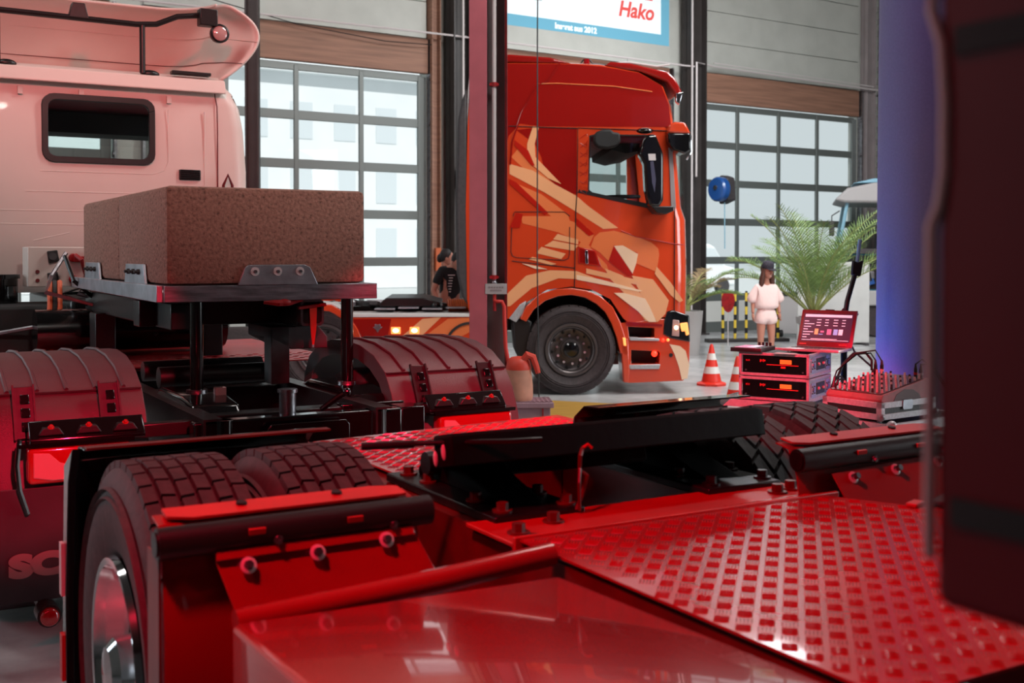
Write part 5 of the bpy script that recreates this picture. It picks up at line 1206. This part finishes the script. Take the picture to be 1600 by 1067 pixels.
for k in range(14):
    x = rn.uniform(-.9, .4); G().obox((x, -.05, rn.uniform(1.0, 1.55)), (.12, .08, rn.uniform(.06, .2)), (0, rn.uniform(-.4, .4), 0)).out('hydraulic_part', ('teal', 'black_steel', 'steel', 'blue_reel')[k % 4], t, bev=.01)
G().box(-1.15, .9, -.12, .1, .62, .92).out('bumper', 'pot_grey', t, bev=.03); G().box(-.8, -.45, -.14, -.12, .55, .72).out('mud_panel', 'exterior_blue', t)
for x in (-.1, 1.1): G().lathe([(.0, .02), (.26, .0), (.44, .0), (.46, .06), (.46, .26), (.44, .3), (0, .3)], (x, -.05, .46), 'y', 28).out('wheel', 'rubber', t)
G().box(-1.05, -.95, -.25, -.1, 2.0, 2.3).out('mirror', 'dark_grey', t, bev=.02); G().tube([(-.85, 0, 2.5), (-1.0, -.15, 2.4), (-1.0, -.17, 2.25)], .012, 6).out('mirror_arm', 'dark_grey', t)

# ------------------------------------------------------------------ people
def skin_mesh(name, J, E_, rad, m, parent, root=0, levels=2, smooth=180):
    me = bpy.data.meshes.new('t'); me.from_pydata([J[k] for k in J], [(list(J).index(a), list(J).index(b_)) for a, b_ in E_], [])
    o = bpy.data.objects.new('t', me); C.objects.link(o); md = o.modifiers.new('s', 'SKIN'); md.use_smooth_shade = True
    if not me.skin_vertices:
        bpy.context.view_layer.update()
    for i, k in enumerate(J):
        r = rad[k]; me.skin_vertices[0].data[i].radius = r if isinstance(r, tuple) else (r, r)
        me.skin_vertices[0].data[i].use_root = (i == root)
    s = o.modifiers.new('u', 'SUBSURF'); s.levels = levels; s.render_levels = levels
    bpy.context.view_layer.update()
    nm = bpy.data.meshes.new_from_object(o.evaluated_get(bpy.context.evaluated_depsgraph_get()))
    bpy.data.objects.remove(o); bpy.data.meshes.remove(me)
    return fin(name, nm, m, parent, smooth=smooth)
def head(parent, c, sc, yaw, hair, pitch=0):
    """head with face, looking along local -y before yaw"""
    h = bpy.data.objects.new('head_pose', None)
    mw = Matrix.Translation(c) @ Euler((R(pitch), 0, R(yaw))).to_matrix().to_4x4() @ Matrix.Scale(sc, 4)
    g = G().ball((0, 0, .0), .1, (.76, .92, 1.16), 20, 14)
    g.ball((0, -.03, -.06), .07, (.82, .85, .85), 14, 10)
    g.prism([(-.016, -.028), (.016, -.028), (.006, .02), (-.006, .02)], 'y', -.112, -.08)
    for s in (-1, 1): g.ball((s * .077, .01, -.01), .026, (.35, .7, 1.15), 10, 8)
    for v in g.b.verts: v.co = mw @ v.co
    o = g.out('head', 'skin', parent, smooth=180)
    e = G()
    for s in (-1, 1): e.ball((s * .03, -.088, .012), .010, (1.3, .5, .7), 8, 6)
    for v in e.b.verts: v.co = mw @ v.co
    e.out('eyes', 'hair_dark', o, smooth=180)
    e = G().ball((0, -.092, -.062), .018, (1.2, .4, .35), 10, 6)
    for v in e.b.verts: v.co = mw @ v.co
    e.out('mouth', 'cloth_pink', o, smooth=180)
    bpy.data.objects.remove(h)
    return o, mw
def hand(parent, w, d, sc, side):
    """five-fingered relaxed hand; w = wrist, d = direction of the fingers"""
    d = Vector(d).normalized(); sd = Vector((0, side, 0)); g = G(); w = Vector(w); nx = d.cross(sd).normalized()
    g.tube([w, w + d * .03 * sc, w + d * .07 * sc], [.02 * sc, .027 * sc, .026 * sc], 8)
    for k, l in enumerate((.055, .065, .06, .045)):
        o = sd * (k - 1.5) * .015 * sc; b_ = w + d * .065 * sc + o
        g.tube([b_, b_ + d * l * .5 * sc, b_ + d * l * .85 * sc + nx * .012 * sc * side, b_ + d * l * sc + nx * .02 * sc * side], [.0085 * sc, .008 * sc, .007 * sc, .005 * sc], 6)
    b_ = w + d * .025 * sc - sd * .022 * sc
    g.tube([b_, b_ - sd * .018 * sc + d * .025 * sc, b_ - sd * .02 * sc + d * .05 * sc], [.010 * sc, .009 * sc, .006 * sc], 6)
    return g
# the girl: facing the camera, looking down to her left
t = thing('person', 'girl in pale pink top and shorts with a dark cap beside the palm', 'person', (3.78, 17.0, 0), 12)
gs = .90
P = lambda x, y, z: (x * gs, y * gs, z * gs)
J = {'pelvis': P(0, 0, .86), 'waist': P(0, 0, 1.0), 'chest': P(0, .01, 1.18), 'neck0': P(0, .01, 1.33), 'neck': P(0, -.01, 1.42), 'crown': P(0, -.02, 1.50)}
rd = {'pelvis': (.13, .10), 'waist': (.115, .085), 'chest': (.13, .09), 'neck0': .06, 'neck': .043, 'crown': .05}
ed = [('pelvis', 'waist'), ('waist', 'chest'), ('chest', 'neck0'), ('neck0', 'neck'), ('neck', 'crown')]
for s, n in ((-1, 'l'), (1, 'r')):
    J.update({'sh' + n: P(s * .15, .01, 1.28), 'el' + n: P(s * .22, .03, 1.05), 'wr' + n: P(s * .235, -.01, .84), 'hip' + n: P(s * .08, 0, .80), 'kn' + n: P(s * .095, -.01, .45), 'an' + n: P(s * .10, .02, .08), 'to' + n: P(s * .12, -.12, .035)})
    rd.update({'sh' + n: .05, 'el' + n: .036, 'wr' + n: .024, 'hip' + n: .085, 'kn' + n: .052, 'an' + n: .034, 'to' + n: .03})
    ed += [('chest', 'sh' + n), ('sh' + n, 'el' + n), ('el' + n, 'wr' + n), ('pelvis', 'hip' + n), ('hip' + n, 'kn' + n), ('kn' + n, 'an' + n), ('an' + n, 'to' + n)]
body = skin_mesh('body', J, ed, rd, 'skin', t)
ho, mw = head(t, P(.01, -.03, 1.55), .98, 14, 'hair_brown', 14)
def posed(g, name, m, parent):
    for v in g.b.verts: v.co = mw @ v.co
    return g.out(name, m, parent, smooth=60)
posed(G().ball((0, .04, .025), .1, (.86, .86, 1.08), 18, 12), 'hair', 'hair_brown', ho)
for s in (-1, 1): posed(G().tube([(s * .07, .0, .03), (s * .085, -.01, -.08), (s * .10, -.03, -.18), (s * .105, -.05, -.27)], [.03, .04, .042, .016], 8), 'hair_lock', 'hair_brown', ho)
cp = posed(G().lathe([(.092, .04), (.096, .07), (.085, .12), (.05, .145), (0, .15)], (0, .01, 0), 'z', 22), 'cap', 'cap_cloth', ho)
posed(G().prism([(-.075, -.05), (.075, -.05), (.07, -.13), (.03, -.165), (-.03, -.165), (-.07, -.13)], 'z', .04, .048), 'cap_peak', 'cap_cloth', cp)
J2 = {'hem': P(0, 0, .90), 'b': P(0, 0, 1.0), 'c': P(0, .01, 1.18), 'd': P(0, .01, 1.32)}; r2 = {'hem': (.225, .16), 'b': (.205, .15), 'c': (.15, .11), 'd': (.075, .065)}; e2 = [('hem', 'b'), ('b', 'c'), ('c', 'd')]
for s, n in ((-1, 'l'), (1, 'r')):
    J2.update({'s' + n: P(s * .15, .01, 1.27), 'm' + n: P(s * .22, .02, 1.14), 'e' + n: P(s * .275, .02, 1.01)}); r2.update({'s' + n: .065, 'm' + n: .078, 'e' + n: .085}); e2 += [('c', 's' + n), ('s' + n, 'm' + n), ('m' + n, 'e' + n)]
skin_mesh('shirt', J2, e2, r2, 'cloth_pink', t)
J3 = {'w': P(0, 0, .98), 'p': P(0, 0, .87)}; r3 = {'w': (.13, .10), 'p': (.145, .115)}; e3 = [('w', 'p')]
for s, n in ((-1, 'l'), (1, 'r')): J3.update({'a' + n: P(s * .085, 0, .76), 'b' + n: P(s * .10, 0, .65)}); r3.update({'a' + n: .112, 'b' + n: .112}); e3 += [('p', 'a' + n), ('a' + n, 'b' + n)]
skin_mesh('shorts', J3, e3, r3, 'cloth_pink', t)
for s in (-1, 1):
    hand(t, P(s * .235, -.01, .845), (0, -.1, -1), .9, s).out('hand', 'skin', body, smooth=60)
    G().rbox(s * .108 - .04, s * .108 + .04, -.17, .06, 0, .055, .02).out('shoe', 'pipe_white', body)
# two people leaning over the chassis of the orange truck
t = thing('person', 'dark haired person in a dark shirt in profile behind the orange chassis', 'person', (-1.10, 17.7, 0), 0)
def adult(t, lean, arms, print_=False):
    J = {'pelvis': (0, 0, .95), 'waist': (lean * .25, 0, 1.10), 'chest': (lean * .65, 0, 1.32), 'neck0': (lean, 0, 1.45), 'neck': (lean * 1.15, 0, 1.50), 'crown': (lean * 1.3, 0, 1.57)}
    rd = {'pelvis': (.15, .12), 'waist': (.135, .11), 'chest': (.16, .12), 'neck0': .07, 'neck': .052, 'crown': .055}
    ed = [('pelvis', 'waist'), ('waist', 'chest'), ('chest', 'neck0'), ('neck0', 'neck'), ('neck', 'crown')]
    for s, n in ((-1, 'l'), (1, 'r')):
        el, wr = arms[n]
        J.update({'sh' + n: (lean * .85, s * .18, 1.40), 'el' + n: el, 'wr' + n: wr, 'hip' + n: (0, s * .1, .88), 'kn' + n: (.03, s * .11, .50), 'an' + n: (0, s * .11, .08), 'to' + n: (.14, s * .12, .035)})
        rd.update({'sh' + n: .062, 'el' + n: .045, 'wr' + n: .031, 'hip' + n: .10, 'kn' + n: .065, 'an' + n: .042, 'to' + n: .038})
        ed += [('chest', 'sh' + n), ('sh' + n, 'el' + n), ('el' + n, 'wr' + n), ('pelvis', 'hip' + n), ('hip' + n, 'kn' + n), ('kn' + n, 'an' + n), ('an' + n, 'to' + n)]
    b_ = skin_mesh('body', J, ed, rd, 'skin', t)
    s2 = {'hem': (0, 0, .93), 'w': (lean * .25, 0, 1.10), 'c': (lean * .65, 0, 1.32), 'n': (lean * .98, 0, 1.44)}; q2 = {'hem': (.165, .135), 'w': (.15, .125), 'c': (.175, .135), 'n': (.085, .075)}; f2 = [('hem', 'w'), ('w', 'c'), ('c', 'n')]
    for s, n in ((-1, 'l'), (1, 'r')):
        el = Vector(arms[n][0]); sh = Vector((lean * .85, s * .18, 1.40)); s2.update({'s' + n: tuple(sh), 'e' + n: tuple(sh.lerp(el, .75))}); q2.update({'s' + n: .075, 'e' + n: .066}); f2 += [('c', 's' + n), ('s' + n, 'e' + n)]
    sh_ = skin_mesh('shirt', s2, f2, q2, 'cloth_black', t)
    p2 = {'w': (0, 0, 1.0), 'p': (0, 0, .92)}; r2 = {'w': (.155, .125), 'p': (.165, .135)}; g2 = [('w', 'p')]
    for s, n in ((-1, 'l'), (1, 'r')): p2.update({'h' + n: (0, s * .1, .86), 'k' + n: (.03, s * .11, .5), 'a' + n: (0, s * .11, .12)}); r2.update({'h' + n: .11, 'k' + n: .08, 'a' + n: .07}); g2 += [('p', 'h' + n), ('h' + n, 'k' + n), ('k' + n, 'a' + n)]
    skin_mesh('trousers', p2, g2, r2, 'dark_grey', t)
    for s, n in ((-1, 'l'), (1, 'r')):
        el, wr = map(Vector, arms[n]); hand(t, wr, wr - el, 1.0, s).out('hand', 'skin', b_, smooth=60)
        G().rbox(-.08, .2, s * .115 - .05, s * .115 + .05, 0, .07, .025).out('shoe', 'black_matte', b_)
    return b_, sh_
adult(t, .06, {'l': ((.0, -.26, 1.14), (.12, -.22, .97)), 'r': ((.02, .26, 1.14), (.14, .22, .97))})
ho, mw = head(t, (.10, 0, 1.58), 1.02, 90, 'hair_dark', 10)
posed(G().ball((0, .03, .03), .107, (.82, .92, 1.05), 18, 12), 'hair', 'hair_dark', ho); posed(G().ball((0, .11, -.02), .05, (.9, 1, 1.4), 12, 8), 'hair_bun', 'hair_dark', ho)
t = thing('person', 'person in a black T-shirt bending over the orange chassis', 'person', (-.93, 16.6, 0), -62)
_b, shirt2 = adult(t, .20, {'l': ((.14, -.30, 1.12), (.22, -.26, .99)), 'r': ((.16, .30, 1.14), (.26, .24, .99))})
ho, mw = head(t, (.34, 0, 1.53), 1.02, 90, 'hair_dark', 30)
posed(G().ball((0, .03, .03), .107, (.82, .92, 1.05), 18, 12), 'hair', 'hair_dark', ho)

for k in range(7):      # pale print down the back of the shirt
    z = 1.10 + .04 * k; f = (z - 1.10) / .22; a = R(62); w_ = .05 if k == 6 else .028
    c = rot2((.023 + .038 * f, -.172 - .085 * f), a); o = G().obox((0, 0, 0), (w_ * 2, .006, .012)).out('shirt_print', 'print_white', shirt2, smooth=0)
    o.location = (c[0], c[1], z); o.rotation_euler = (0, 0, a)

# ------------------------------------------------------------------ groups of alike things
GR = {'traffic_cone': 'traffic cones on the open floor', 'rack_case': 'stacked rack cases on the side table', 'concrete_block': 'concrete ballast blocks on the steel tray', 'parked_van': 'vans parked outside the gates',
      'steel_column': 'steel columns of the hall', 'audio_plug': 'plugs standing in the mixing desk', 'potted_palm': 'potted palms near the right-hand gate', 'hose_reel': 'hose reels on the gate columns', 'wall_pipe': 'pipes along the gate wall'}
for o in C.objects:
    b_ = o.name.split('.')[0]
    if o.parent is None and b_ in GR: o['group'] = GR[b_]
